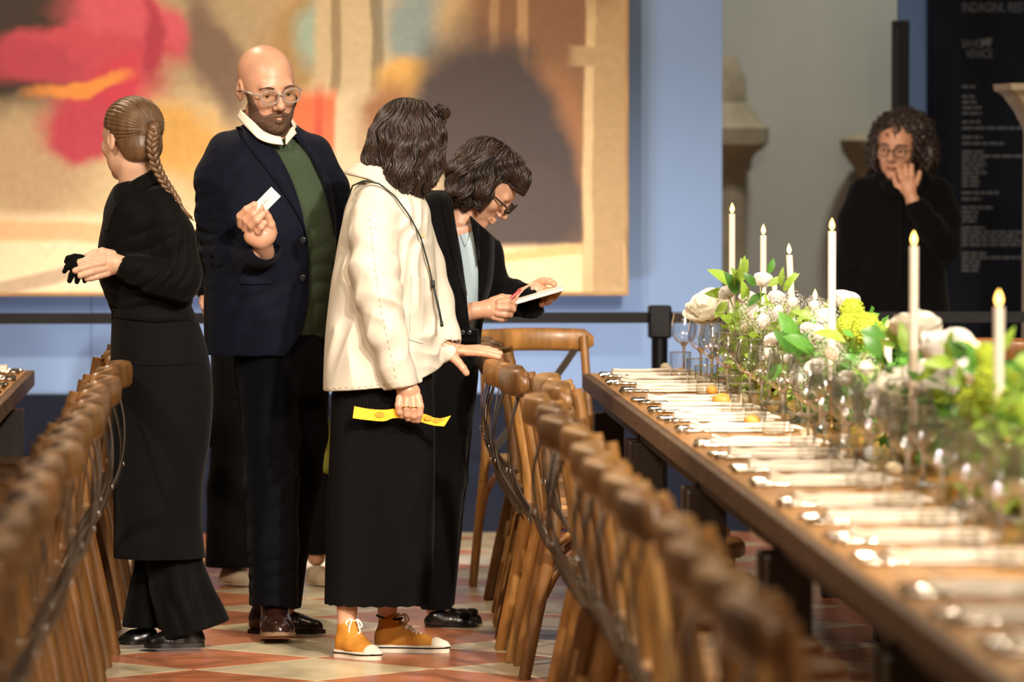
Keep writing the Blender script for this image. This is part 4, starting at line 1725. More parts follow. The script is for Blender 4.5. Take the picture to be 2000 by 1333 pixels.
def hairlocks(seed, n, path, rad, jitter):
    """locks: path(u, rng) gives a list of (x, y, d)"""
    r = random.Random(seed)
    out = []
    for i in range(n):
        pts = path((i + r.random()) / n, r)
        pts = smoothcurve(pts, 12)
        r0 = rad * r.uniform(.6, 1.25)
        out.append((pts, [r0 * (.45 + .75 * math.sin(math.pi * min(1, .15 + t / 11 * .85)) ** .7) * (1 if t < 9 else (12 - t) / 3.2) for t in range(12)]))
    return out


def strands(bvh, verts, seed, n, crown, steps=7, step=8.0, wave=.35, grav=.5, rad=1.5, lift=(0, 3.0), keep=None, tipfall=0.0, center=None, wl=40.0):
    """hair strands that follow a hair volume: away from the crown, then down"""
    r = random.Random(seed)
    out = []
    cr = Vector(crown)
    ctr = Vector(center)
    tries = 0
    while len(out) < n and tries < n * 6:
        tries += 1
        p = Vector([float(c) for c in verts[r.randrange(len(verts))]])
        if keep and not keep(p):
            continue
        lf = r.uniform(*lift)
        ph = r.uniform(-.5, .5)
        pts = []
        ok = True
        for i in range(steps):
            h = bvh.find_nearest(p)
            if h[0] is None:
                ok = False
                break
            q = h[0]
            nrm = (q - ctr).normalized()
            if i < steps - 1 or not tipfall:
                pts.append(q + nrm * lf)
            else:
                pts.append(p)
            fl = (q - cr)
            fl = fl.normalized() if fl.length > 1 else Vector((0, 1, 0))
            fl = fl * (1 - grav) + Vector((0, 1, 0)) * grav
            nn = h[1]
            fl = fl - nn * fl.dot(nn)
            if fl.length < .05:
                break
            fl.normalize()
            sd = fl.cross(nn)
            fl = fl + sd * (wave * math.sin(q.y / wl * 6.283 + q.x / 27.0 + q.z / 31.0 + ph))
            p = q + fl.normalized() * step
            if i >= steps - 2 and tipfall:
                p = pts[-1] + Vector((0, tipfall, 0)) + fl * 2
        if ok and len(pts) >= 4:
            m = 2 * len(pts)
            sp = smoothcurve(pts, m)
            r0 = rad * r.uniform(.55, 1.2)
            out.append((sp, [r0 * (.35 + .65 * math.sin(math.pi * (.12 + .76 * t / (m - 1)))) * (1 if t < m - 2 else .45) for t in range(m)]))
    return out


def shoe_frame(heel, toe, y):
    a, b = np.array((heel[0], y, heel[1]), float), np.array((toe[0], y, toe[1]), float)
    L = np.linalg.norm(b - a)
    u = (b - a) / L
    w_ = np.array((-u[2], 0, u[0]))
    return a, u, w_, L


# ------------------------------------------------------------------ materials of the people
mat('skin_fair', 'C6967A', .42, var=.10, vscale=14, sss=.12, bump=.12, bscale=160, bdist=.0008)
mat('skin_warm', 'C08E70', .45, var=.10, vscale=14, sss=.12, bump=.12, bscale=160, bdist=.0008)
mat('skin_light', 'D2AC92', .42, var=.08, vscale=14, sss=.12)
mat('lip', '84493C', .5)
mat('eye_white', 'CFC6BC', .25)
mat('iris', '2A1D14', .15)
mat('navy_wool', '0D101D', .75, var=.15, vscale=30, bump=.35, bscale=420, bdist=.0008, sheen=.04, bump2=.15, b2scale=9, b2dist=.01, spec=.07)
mat('green_knit', '3A4636', .9, var=.14, vscale=200, bump=.5, bscale=480, bdist=.001, sheen=.05, spec=.07)
mat('dark_trouser', '05060A', .8, var=.15, vscale=30, bump=.3, bscale=420, bdist=.0008, sheen=.03, bump2=.2, b2scale=7, b2dist=.012, spec=.07)
mat('shirt_white', 'E4DAC8', .8, bump=.2, bscale=300, bdist=.0006)
mat('black_cotton', '070707', .72, var=.12, vscale=20, bump=.25, bscale=380, bdist=.0008, sheen=.04, bump2=.3, b2scale=10, b2dist=.01, spec=.07)
mat('apron_cloth', '0C0B0B', .8, var=.12, vscale=16, bump=.3, bscale=420, bdist=.0008, sheen=.04, bump2=.15, b2scale=5, b2dist=.012, spec=.07)
mat('black_wool', '060607', .85, var=.12, vscale=30, bump=.4, bscale=350, bdist=.001, sheen=.04, spec=.07)
mat('pleat_black', '070606', .7, sheen=.04, var=.1, vscale=20, spec=.07)
mat('cream_canvas', 'CDC6B6', .82, var=.05, vscale=12, bump=.25, bscale=420, bdist=.0008, bump2=.18, b2scale=9, b2dist=.012)
mat('cream_stitch', 'BDA77E', .8)
mat('pale_blue_knit', 'A9BCC4', .8, bump=.2, bscale=300, bdist=.0006)
mat('olive_cloth', '15170A', .85, var=.2, vscale=10)
mat('brown_leather', '2E1A13', .22, var=.25, vscale=14, bump=.15, bscale=60, coat=.3)
mat('sole_tan', '8A6E52', .7)
mat('black_leather', '0C0B0B', .3, bump=.15, bscale=60, coat=.2)
mat('mustard_canvas', 'B87A22', .8, var=.12, vscale=30, bump=.35, bscale=380, bdist=.0008)
mat('white_rubber', 'E2DBC8', .55, var=.06)
mat('lace_white', 'E6DDCC', .8)
mat('olive_shawl', '6A6A18', .85, var=.3, vscale=8)
mat('beige_suede', 'A8977C', .85, var=.1)
mat('hair_dark', '2A1B12', .42, var=.35, vscale=60, stretch=(1, 1, .2), bump=.5, bscale=160, bdist=.002, spec=.6)
mat('hair_under', '140D09', .7, var=.3, vscale=60, spec=.2)
mat('hair_brown', '634A32', .36, var=.35, vscale=60, stretch=(1, 1, .2), bump=.5, bscale=160, bdist=.002, spec=.6)
mat('hair_curly', '2C211B', .45, var=.35, vscale=50, bump=.4, bscale=140, bdist=.002)
mat('beard_brown', '5E4331', .7, var=.45, vscale=160, bump=.9, bscale=420, bdist=.003)
mat('stubble', '8C5B42', .7, var=.3, vscale=160, bump=.6, bscale=420, bdist=.002)
mat('clear_frame', 'D6C9BE', .12, trans=.6, spec=.7)
mat('dark_frame', '14110F', .2, spec=.7)
mat('gold', 'D8A94A', .2, metal=1.0)
mat('paper_white', 'F1ECE2', .8)
mat('card_tan', 'E4CDA8', .8)
mat('yellow_paper', 'F2B418', .6)
mat('ochre_print', 'C98F14', .6)
mat('red_plastic', 'B4323A', .35)
mat('cord_dark', '14201C', .6)
mat('button_dark', '0A0C14', .3)
# ------------------------------------------------------------------ bald man in the navy jacket
def merge(*vf):
    """several (verts, faces) into one"""
    V, Q, n = [], [], 0
    quad = all(isinstance(f, np.ndarray) for _, f in vf)
    for v, f in vf:
        v = np.asarray(v, np.float32)
        V.append(v)
        if quad:
            Q.append(f + n)
        else:
            Q += [tuple(int(i) + n for i in q) for q in f]
        n += len(v)
    return np.concatenate(V), (np.concatenate(Q) if quad else Q)


def core(chains, box, h=5.0, stacks=()):
    f = Field(*box, h)
    for s_ in stacks:
        f.stack(s_)
    for c in chains:
        f.chain(c, 10)
    return f.mesh(1)


def hand(box, fingers, palm, h=1.3, k=2.2, webs=()):
    f = Field(*box, h)
    for p in palm:
        if len(p) == 2:
            f.ell(p[0], p[1], 7)
        else:
            f.cap(p[0], p[1], p[2], p[3], 6)
    for c in fingers:
        g = Field.__new__(Field)
        g.h, g.ax = f.h, f.ax
        g.D = np.full(f.D.shape, 40.0, np.float32)
        g.chain(c, 2.0)
        g.ell(c[-1][:3], (c[-1][3] * 1.02,) * 3, 1.5)
        f.put((slice(None),) * 3, g.D, k)
    return f.mesh(1)


def eyes(fig, hd, look=0.0):
    for s_ in (-1, 1):
        mb = MB().ball((0, 0, 0), 1, 14, 10)
        c = hd.px((.032 * s_, -.0715, -.001))
        r = .0122 * hd.k
        v = [(c[0] + p[0] * r, c[1] + p[1] * r, c[2] + p[2] * r) for p in mb.v]
        e = fig.place('eye', v, mb.f, 'eye_white')
        ci = hd.px((.032 * s_ + look, -.0715 - .0085, -.003))
        r2 = .0062 * hd.k
        v = [(ci[0] + p[0] * r2, ci[1] + p[1] * r2, ci[2] + p[2] * r2) for p in mb.v]
        fig.place('iris', v, mb.f, 'iris', e)


def spectacles(fig, hd, m, w_=.024, hgt=.019, th=.0016, y0=-.108, lens=True, zc=-.002, cat_eye=0.0):
    g = obj('glasses', None, parent=fig.root, label=None)
    mb = MB()
    for s_ in (-1, 1):
        pts = []
        for k in range(24):
            a = 2 * math.pi * k / 24
            x = s_ * .033 + w_ * math.copysign(abs(math.cos(a)) ** .8, math.cos(a))
            z = zc + hgt * math.copysign(abs(math.sin(a)) ** .8, math.sin(a)) + cat_eye * max(0, s_ * (x - s_ * .033))
            pts.append(Vector(hd.px((x, y0 + .25 * (abs(x) - .033) ** 1 * .35, z))))
        mb.tube(pts, th * hd.k, 6, closed=True)
        mb.tube([Vector(hd.px(p)) for p in ((s_ * (.033 + w_), y0 + .006, zc + .006), (s_ * .074, y0 + .03, zc + .007), (s_ * .082, -.01, zc + .005), (s_ * .081, .02, zc - .004))], th * hd.k * 1.1, 6)
    mb.tube([Vector(hd.px(p)) for p in ((-.033 + w_, y0, zc + .004), (0, y0 - .003, zc + .007), (.033 - w_, y0, zc + .004))], th * hd.k, 6)
    fig.place('frame', mb.v, mb.f, m, g)
    if lens:
        for s_ in (-1, 1):
            pts = [hd.px((s_ * .033 + w_ * .97 * math.cos(2 * math.pi * k / 24), y0, zc + hgt * .97 * math.sin(2 * math.pi * k / 24))) for k in range(24)]
            fig.place('lens', pts, [tuple(range(24))], 'thin_glass', g)
    return g


def brows(fig, hd, m, th=.0035):
    for s_ in (-1, 1):
        pts = smoothcurve([hd.px(p) for p in ((s_ * .014, -.0925, .018), (s_ * .032, -.0925, .0235), (s_ * .054, -.076, .017))], 8)
        v, f = tubes([(pts, [th * hd.k * q for q in (.5, .9, 1, 1, 1, .9, .7, .4)])])
        fig.place('eyebrow', v, f, m)


M1 = Fig(530, 624, 'bald bearded man in navy jacket and green sweater holding up a small card')
hd = Head((523, 172), 690, 21, 13, -5, d=-8)
hf = hd.build(1.6, True, neck=(533, 292, 8, 46))
headvf = hf.mesh(1)
hbv = BVHTree.FromPolygons([tuple(map(float, p)) for p in headvf[0]], [tuple(map(int, q)) for q in headvf[1]])
HD = -165
fing = [[(474, 436, HD, 9), (472, 420, HD - 12, 8.2), (484, 407, HD - 22, 7.6), (499, 398, HD - 24, 7)],
        [(482, 443, HD - 4, 9), (484, 428, HD - 18, 8.4), (497, 416, HD - 28, 7.8), (511, 405, HD - 28, 7)],
        [(493, 450, HD - 6, 8.5), (494, 438, HD - 20, 8), (504, 428, HD - 30, 7.4), (515, 416, HD - 28, 6.6)],
        [(506, 458, HD - 8, 8), (506, 449, HD - 20, 7), (512, 441, HD - 27, 6.5), (518, 433, HD - 27, 6)],
        [(531, 452, HD + 6, 12), (529, 436, HD - 4, 10), (524, 422, HD - 8, 8.5), (519, 412, HD - 12, 7.5)]]
handvf = hand((452, 560, 380, 520, HD - 60, HD + 70), fing, [((505, 458, HD), (27, 22, 19)), ((524, 456, HD + 2), (17, 20, 16)), ((512, 466, HD + 4), (516, 490, HD + 40), 19, 21)])
corevf = core([[(533, 285, 8, 44), (540, 330, 8, 60)], [(440, 310, 5, 26), (430, 480, 0, 24), (505, 485, HD + 30, 20)], [(620, 315, 14, 26), (664, 480, 40, 24), (674, 560, 36, 22), (677, 668, 18, 18), (677, 700, 14, 15)],
               [(520, 700, 0, 45), (528, 930, -55, 30), (533, 1180, -85, 24)], [(585, 700, 20, 45), (580, 930, 50, 30), (552, 1195, 70, 24)]], (390, 700, 260, 1225, HD - 20, 130), 5.0,
              [[(300, 545, 60, 8, 40), (450, 548, 80, 8, 55), (600, 545, 78, 5, 60), (720, 548, 75, 5, 50)]])
v, q = merge(headvf, handvf, corevf)
M1.place('body', v, q, 'skin_fair')
# beard: a thin layer over the jaw
bf = Field.__new__(Field)
bf.h, bf.ax, bf.D = hf.h, hf.ax, hf.D.copy()
X, Y, Z = bf.grid()
rng = np.random.default_rng(3)
Rm = hd.R
lx = (Rm[0, 0] * (X - hd.c[0]) + Rm[1, 0] * (Z - hd.c[2]) - Rm[2, 0] * (Y - hd.c[1])) / hd.k
ly = (Rm[0, 1] * (X - hd.c[0]) + Rm[1, 1] * (Z - hd.c[2]) - Rm[2, 1] * (Y - hd.c[1])) / hd.k
lz = (Rm[0, 2] * (X - hd.c[0]) + Rm[1, 2] * (Z - hd.c[2]) - Rm[2, 2] * (Y - hd.c[1])) / hd.k
al = np.abs(lx)
zt = -.0535 - .006 * np.clip((al - .022) / .01, 0, 1) + .075 * np.clip((al - .040) / .034, 0, 1) ** 1.6          # upper limit rises to the sideburns
m_beard = np.maximum(lz - zt, ly - (-.008 - .35 * (lz + .05).clip(0, .1)))
mouth = np.sqrt((lx / .017) ** 2 + ((lz + .0668) / .0030) ** 2) - 1
under = np.sqrt((lx / .014) ** 2 + ((lz + .086) / .006) ** 2) - 1
m_beard = np.maximum(m_beard, -mouth * .008)
m_beard = np.maximum(m_beard, -(lz + .128))
noise_ = .9 * np.sin(X * 1.9 + Y * .8) * np.sin(Y * 1.7 - Z) + .7 * np.sin(X * 3.1 - Z * 2.3)
bf.D = np.maximum(bf.D - (2.9 + .6 * noise_) * np.clip(.45 - m_beard * 28, .25, 1.15), (m_beard * hd.k)).astype(np.float32)
M1.field('beard', bf, 'beard_brown', relax=1)
eyes(M1, hd)
brows(M1, hd, 'beard_brown', .0028)
spectacles(M1, hd, 'clear_frame', .0255, .0195, .0026, -.107)
lv, lf = tubes([([hd.px(p) for p in ((-.019, -.0875, -.0668), (-.008, -.0955, -.0672), (.008, -.0955, -.0672), (.019, -.0875, -.0668))], [.0012 * hd.k, .0026 * hd.k, .0026 * hd.k, .0012 * hd.k])], 8)
M1.place('lips', lv, lf, 'lip')
# sweater
f = Field(430, 690, 258, 690, -120, 130, 3.0)
f.stack([(272, 536, 46, 4, 46), (284, 543, 60, 2, 52), (305, 552, 86, 2, 60), (350, 556, 94, 4, 66), (420, 558, 99, 2, 76), (500, 557, 100, 0, 83), (580, 552, 97, 0, 86), (650, 547, 92, 2, 78), (676, 547, 88, 2, 72)])
f.ripple((600, 560, -70), (60, 120, 60), (.3, 1, 0), 40, 2.0, 0, 8)
sw, swb = M1.field('sweater', f, 'green_knit')
# shirt collar
v, fc = band([(478, 214, 34), (474, 217, 0), (497, 238, -40), (515, 256, -58), (534, 265, -66), (550, 268, -70)], [(468, 224, 36), (468, 232, 2), (492, 258, -52), (508, 272, -70), (530, 280, -78), (555, 283, -78)], 30, 5, 4)
v2, f2 = band([(520, 205, 62), (560, 222, 40), (573, 243, 2), (568, 252, -30), (560, 266, -60)], [(520, 218, 68), (575, 240, 44), (584, 258, 4), (577, 264, -38), (560, 282, -74)], 24, 5, 4)
v3, f3 = band([(478, 214, 34), (495, 203, 58), (520, 205, 62)], [(468, 224, 36), (490, 215, 66), (520, 218, 68)], 10, 5, 4)
v, fc = merge((v, fc), (v2, f2), (v3, f3))
M1.place('shirt_collar', v, fc, 'shirt_white')
# jacket
f = Field(360, 720, 212, 712, -250, 150, 3.0)
f.stack([(238, 528, 44, 20, 42), (258, 527, 74, 16, 52), (278, 527, 104, 10, 62), (310, 527, 122, 6, 74), (360, 529, 124, 4, 84), (430, 529, 125, 0, 92), (520, 528, 127, 0, 98), (610, 527, 128, 0, 98), (692, 527, 127, 2, 94)], p=2.5)
f.chain([(446, 296, 8, 40), (428, 350, 4, 45), (428, 420, 2, 43), (436, 492, 4, 44)], 14)
f.chain([(436, 495, 2, 43), (470, 496, -60, 41), (510, 484, HD + 42, 35), (516, 481, HD + 30, 33)], 12)
f.chain([(612, 300, 12, 38), (640, 370, 24, 42), (664, 470, 40, 40), (674, 560, 36, 36), (676, 650, 20, 31)], 14)
f.cap((519, 478, HD + 40), (522, 474, HD - 10), 27, 28, 3, 1.0, True)
for (c, r, dr, wl, am, ph) in [((405, 380, -20), (46, 40, 60), (.25, 1, 0), 33, 2.2, .3), ((415, 455, -25), (46, 55, 60), (-.35, 1, .1), 27, 3.6, 1.0), ((450, 520, -50), (50, 40, 60), (.8, .5, .4), 20, 4.0, 2.2),
                               ((470, 340, -60), (60, 60, 40), (.8, .6, 0), 46, 2.0, .5), ((500, 610, -80), (90, 80, 50), (.9, .25, 0), 60, 2.5, 1.2), ((600, 380, -60), (40, 60, 40), (.7, .5, 0), 36, 2.0, .3), ((500, 560, -90), (60, 40, 40), (.2, 1, 0), 34, 2.2, 0)]:
    f.ripple(c, r, dr, wl, am, ph, 10)
yk = [200, 262, 285, 310, 345, 395, 440, 470, 545, 600, 660, 700]
xl = [500, 508, 530, 550, 568, 586, 597, 602, 605, 602, 582, 550]
xr = [560, 572, 590, 610, 628, 643, 649, 650, 650, 650, 650, 650]
X, Y, Z = f.grid()
XL = hermite(Y.ravel(), yk, xl).reshape(Y.shape)
XR = hermite(Y.ravel(), yk, xr).reshape(Y.shape)
op = np.maximum(np.maximum(XL - X, X - XR), Z + 5)
f.D = np.maximum(f.D, -op.astype(np.float32))
ng = np.sqrt((X - 532) ** 2 / 48 ** 2 + (Z - 2) ** 2 / 50 ** 2) - 1           # neck opening
f.D = np.maximum(f.D, -np.maximum(ng * 45, Y - 296).astype(np.float32))
jk, jb = M1.field('jacket', f, 'navy_wool')
v, fc = drape([jb, swb], [(527, 276), (546, 300), (566, 345), (585, 395), (597, 440), (603, 472)], [(489, 288), (516, 322), (546, 362), (572, 402), (592, 437), (602, 474)], 26, 6, 3, 3, 3)
M1.place('lapel', v, fc, 'navy_wool', jk, angle=50)
v, fc = drape([jb, swb], [(480, 246), (500, 264), (520, 279), (528, 284)], [(462, 248), (470, 262), (482, 278), (492, 292)], 16, 6, 3, 2.5, 2)
M1.place('jacket_collar', v, fc, 'navy_wool', jk, angle=50)
v, fc = drape([jb, swb], [(580, 268), (606, 308), (630, 358), (648, 420), (655, 460)], [(600, 276), (630, 318), (648, 362), (657, 420), (659, 462)], 20, 4, 3, 3, 2)
M1.place('lapel', v, fc, 'navy_wool', jk, angle=50)
v, fc = drape(jb, [(470, 541), (500, 542), (535, 540)], [(470, 552), (500, 553), (535, 551)], 12, 3, 1.5, 2, 1)
M1.place('pocket_flap', v, fc, 'navy_wool', jk, angle=50)


def button(fig, bv, x, y, r, m, parent, off=1.5):
    h = None
    for b_ in bv:
        t = b_.ray_cast(Vector((x, y, -700)), Vector((0, 0, 1)))
        if t[0] is not None and (h is None or t[0].z < h):
            h = t[0].z
    if h is None:
        return
    mb = MB().lathe([(0, -.35 * r), (.7 * r, -.35 * r), (.75 * r, -.5 * r), (r, -.45 * r), (1.05 * r, 0), (0, 0)], 14)
    v = [(x + p[0], y + p[1], h - off + p[2]) for p in mb.v]
    fig.place('button', v, mb.f, m, parent, angle=40)


for bx, by in ((592, 468), (592, 541)):
    button(M1, [jb], bx, by, 6.5, 'button_dark', jk)
# trousers
f = Field(440, 690, 630, 1204, -160, 160, 3.2)
f.stack([(640, 548, 88, 2, 76), (690, 548, 92, 2, 80), (740, 552, 92, 4, 76), (770, 552, 84, 4, 70)])
f.chain([(525, 740, -8, 60), (528, 850, -30, 56), (531, 940, -58, 52), (534, 1060, -74, 48), (535, 1185, -88, 48)], 14)
f.chain([(588, 740, 18, 56), (590, 850, 34, 50), (582, 940, 52, 46), (562, 1070, 66, 42), (548, 1200, 76, 40)], 14)
f.ripple((530, 1120, -120), (50, 50, 50), (.3, 1, 0), 26, 3.2, .4, 5)
f.ripple((540, 930, -100), (60, 70, 60), (.5, 1, 0), 40, 3.0, .4, 8)
f.ripple((545, 770, -60), (80, 60, 60), (1, .4, 0), 44, 3.0, .2, 8)
f.cut(lambda X, Y, Z: np.where(Z < 0, Y - 1178 - 4 * np.sin(X / 22.0), Y - 1196))
M1.field('trousers', f, 'dark_trouser')


def leather_shoe(fig, heel, toe, y, wd, m, sole_m, lift=0.0, high=1.0, name='shoe', laces=None, cap=None, sole_h=5, open_top=False):
    """heel and toe are (x, d); y is the ground line in photo pixels"""
    a, u, w_, L = shoe_frame(heel, toe, y)

    def P(t, side=0.0, up=0.0):
        p = a + u * (t * L) + w_ * side
        return (p[0], y - up - lift * max(t, 0) ** 1.3 * L, p[2])
    lo = np.minimum(a, a + u * L) - L * .4
    hi = np.maximum(a, a + u * L) + L * .4
    f = Field(lo[0], hi[0], y - L * .75 * high - lift * L, y + 6, lo[2], hi[2], 1.9)
    f.chain([(*P(.10, 0, .16 * L * high), wd * .72), (*P(.35, 0, .14 * L * high), wd * .80), (*P(.62, 0, .085 * L), wd * .86), (*P(.86, 0, .062 * L), wd * .66)], 14)
    f.chain([(*P(.10, 0, .10 * L), wd * .70), (*P(.17, 0, .34 * L * high), wd * .80)], 10)
    f.chain([(*P(.24, 0, .30 * L * high), wd * .52), (*P(.52, 0, .13 * L), wd * .62)], 12)
    f.cap(P(.17, 0, .42 * L * high), P(.16, 0, .26 * L * high), wd * .54, wd * .44, 4, 1.0, True)
    if open_top:
        f.cap(P(.12, 0, .30 * L * high), P(.48, 0, .30 * L * high), wd * .62, wd * .55, 4, 1.0, True)
    n_ = np.array(u) * 0
    tl = lift
    f.cut(lambda X, Y, Z: Y - (y - sole_h - tl * L * np.clip(((X - a[0]) * u[0] + (Z - a[2]) * u[2]) / L, 0, 1.2) ** 1.3), 2)
    f.ripple(P(.55, 0, .18 * L), (L * .12, L * .12, L * .2), u, 9, .9, .3)
    sh, bv = fig.field(name, f, m, relax=1)
    ts = [(-.05, .55), (.0, .80), (.12, .86), (.3, .78), (.5, .90), (.7, 1.0), (.85, .86), (.95, .6), (1.02, .18)]
    top, bot = [], []
    n = len(ts) * 2
    ring = [(t, s_) for t, s_ in ts] + [(t, -s_) for t, s_ in reversed(ts)]
    for t, s_ in ring:
        top.append(P(t, s_ * wd, sole_h + 1.5))
        bot.append(P(t, s_ * wd, 0))
    vs = top + bot
    fs = [tuple(range(n)), tuple(reversed(range(n, 2 * n)))] + [(i, n + i, n + (i + 1) % n, (i + 1) % n) for i in range(n)]
    fig.place('sole', vs, fs, sole_m, sh, angle=40)
    return sh, P, bv, L


leather_shoe(M1, (536, -62), (546, -200), 1240, 35, 'brown_leather', 'sole_tan', lift=.10, sole_h=6, high=1.25)
leather_shoe(M1, (492, 82), (634, 64), 1244, 28, 'brown_leather', 'black_leather', sole_h=5, high=1.2)
# folded card held in the hand
cB = [(531.5, 363.5, HD - 22), (549.5, 381.5, HD - 20), (514, 418, HD - 17), (495, 400.5, HD - 19)]
cA = [(531.5, 363.5, HD - 22), (528, 382, HD - 36), (493, 418, HD - 34), (495, 400.5, HD - 19)]
mb = MB()
for quad_ in (cB, cA):
    nn = (Vector(quad_[1]) - Vector(quad_[0])).cross(Vector(quad_[3]) - Vector(quad_[0])).normalized() * .5
    mb.add([Vector(p) + nn for p in quad_] + [Vector(p) - nn for p in quad_], [(0, 1, 2, 3), (7, 6, 5, 4), (0, 4, 5, 1), (1, 5, 6, 2), (2, 6, 7, 3), (3, 7, 4, 0)])
M1.top('folded_card', mb.v, mb.f, 'paper_white', 'small folded white card held up by the bald man', 'card')
# ------------------------------------------------------------------ hair helpers
def hairdo(hd, seed, n, rad, tip, face=55, wave=4.0, lock=3.2, back_only=False, c=(0, .016, .03), curl=.0, crown=(0, .02), theta1=95, inward=.25, dropf=None, side=0.0):
    r = random.Random(seed)
    out = []
    while len(out) < n:
        ph = r.uniform(-180, 180)
        if abs(ph) < face:
            th_end = r.uniform(38, 50)
            tl = 0
        else:
            th_end = theta1
            tl = tip * r.uniform(.75, 1.1)
            if dropf:
                tl *= dropf(ph)
        lay = r.uniform(.93, 1.05)
        a = math.radians(ph)
        pts = []
        K = 5
        for i in range(K):
            th = math.radians(r.uniform(4, 10) + (th_end - 6) * i / (K - 1))
            p = np.array((c[0] + rad[0] * lay * math.sin(th) * math.sin(a + side * (1 - i / K)), c[1] + crown[1] * (1 - i / (K - 1)) - rad[1] * lay * math.sin(th) * math.cos(a), c[2] + rad[2] * lay * math.cos(th)))
            pts.append(hd.px(p))
        if tl:
            base = pts[-1]
            ctr = hd.px((c[0], c[1] + .02, c[2] - .02))
            wv = wave * r.uniform(.5, 1.3)
            p0 = r.uniform(0, 6)
            L = tl * hd.k
            for j in range(1, 6):
                t = j / 5
                inn = inward * t * t
                x = base[0] + (ctr[0] - base[0]) * inn + wv * math.sin(p0 + t * 6.5) * t ** .5
                d = base[2] + (ctr[2] - base[2]) * inn + wv * math.cos(p0 + t * 6.5) * t ** .5
                pts.append(np.array((x, base[1] + L * t, d)))
        sp = smoothcurve(pts, 14)
        r0 = lock * r.uniform(.6, 1.2)
        out.append((sp, [r0 * (.5 + .6 * math.sin(math.pi * (.1 + .8 * t / 13))) * (1 if t < 11 else (14 - t) / 3.4) for t in range(14)]))
    return out


def surface_locks(fig, name, paths, m, parent=None, n=5):
    v, f = tubes(paths, n)
    return fig.place(name, v, f, m, parent)


# ------------------------------------------------------------------ young woman with the braid, black shirt and long apron
G = Fig(300, 640, 'young woman with a long braid in black shirt and long black apron')
hd = Head((258, 272), 655, -147, 4, 0, d=0)
hf = hd.build(1.7, False, neck=(272, 385, 8, 36))
headvf = hf.mesh(1)
HD = -98
fing = [[(206, 500, HD - 6, 9), (178, 504, HD - 16, 7.6), (160, 509, HD - 20, 7), (147, 514, HD - 20, 6.2)],
        [(205, 510, HD - 10, 9), (176, 517, HD - 22, 7.6), (162, 521, HD - 25, 7), (151, 525, HD - 25, 6.2)],
        [(207, 521, HD - 8, 8.5), (182, 528, HD - 22, 7.2), (170, 532, HD - 25, 6.6), (161, 535, HD - 25, 6)],
        [(212, 531, HD - 4, 7.5), (192, 537, HD - 16, 6.4), (182, 540, HD - 19, 6), (173, 541, HD - 19, 5.4)],
        [(222, 495, HD + 4, 9.5), (203, 489, HD - 2, 8), (188, 491, HD - 8, 7), (174, 497, HD - 10, 6)]]
handvf = hand((125, 300, 465, 570, HD - 60, HD + 60), fing, [((213, 514, HD), (27, 22, 14)), ((228, 512, HD), (252, 518, HD + 6), 19, 17), ((252, 518, HD + 6), (285, 526, HD + 8), 17, 17)])
HE = 40
fing2 = [[(190, 512, HE, 8), (168, 512, HE - 30, 7), (150, 516, HE - 52, 6)], [(190, 520, HE, 8), (170, 522, HE - 28, 7), (154, 526, HE - 48, 6)], [(192, 528, HE, 8), (174, 531, HE - 24, 6.5), (160, 534, HE - 42, 6)],
         [(196, 535, HE, 7), (180, 538, HE - 18, 6), (168, 540, HE - 32, 5)], [(198, 504, HE - 5, 8), (182, 500, HE - 30, 7), (168, 502, HE - 46, 6)]]
handvf2 = hand((130, 260, 470, 570, HE - 90, HE + 50), fing2, [((208, 518, HE), (24, 20, 14)), ((215, 518, HE), (245, 522, HE + 8), 17, 17)])
corevf = core([[(272, 370, 8, 34), (285, 430, 5, 50)], [(322, 415, -60, 24), (360, 540, -82, 22), (262, 522, HD + 4, 17)], [(262, 420, 62, 24), (300, 540, 80, 22), (235, 522, HE + 8, 16)],
               [(300, 640, -25, 45), (325, 900, -30, 30), (360, 1190, -30, 22)], [(300, 640, 25, 45), (295, 900, 30, 30), (275, 1200, 35, 22)]], (180, 420, 350, 1225, HD - 50, 140), 5.0,
              [[(420, 285, 62, 0, 60), (520, 288, 72, 0, 66), (620, 298, 66, 0, 62), (690, 305, 72, 0, 70)]])
v, q = merge(headvf, handvf, handvf2, corevf)
G.place('body', v, q, 'skin_light')
# slicked hair
f = Field(190, 330, 190, 350, -75, 80, 1.8)
A = hd.axes()
f.ell(hd.px((0, .018, .040)), [.0815 * hd.k, .101 * hd.k, .084 * hd.k], 4, A)
f.ell(hd.px((0, .055, -.025)), [.066 * hd.k, .060 * hd.k, .060 * hd.k], 14, A)
Rm = hd.R


def lcl(hd, X, Y, Z):
    R_m = hd.R
    g = lambda j: (R_m[0, j] * (X - hd.c[0]) + R_m[1, j] * (Z - hd.c[2]) - R_m[2, j] * (Y - hd.c[1])) / hd.k
    return g(0), g(1), g(2)


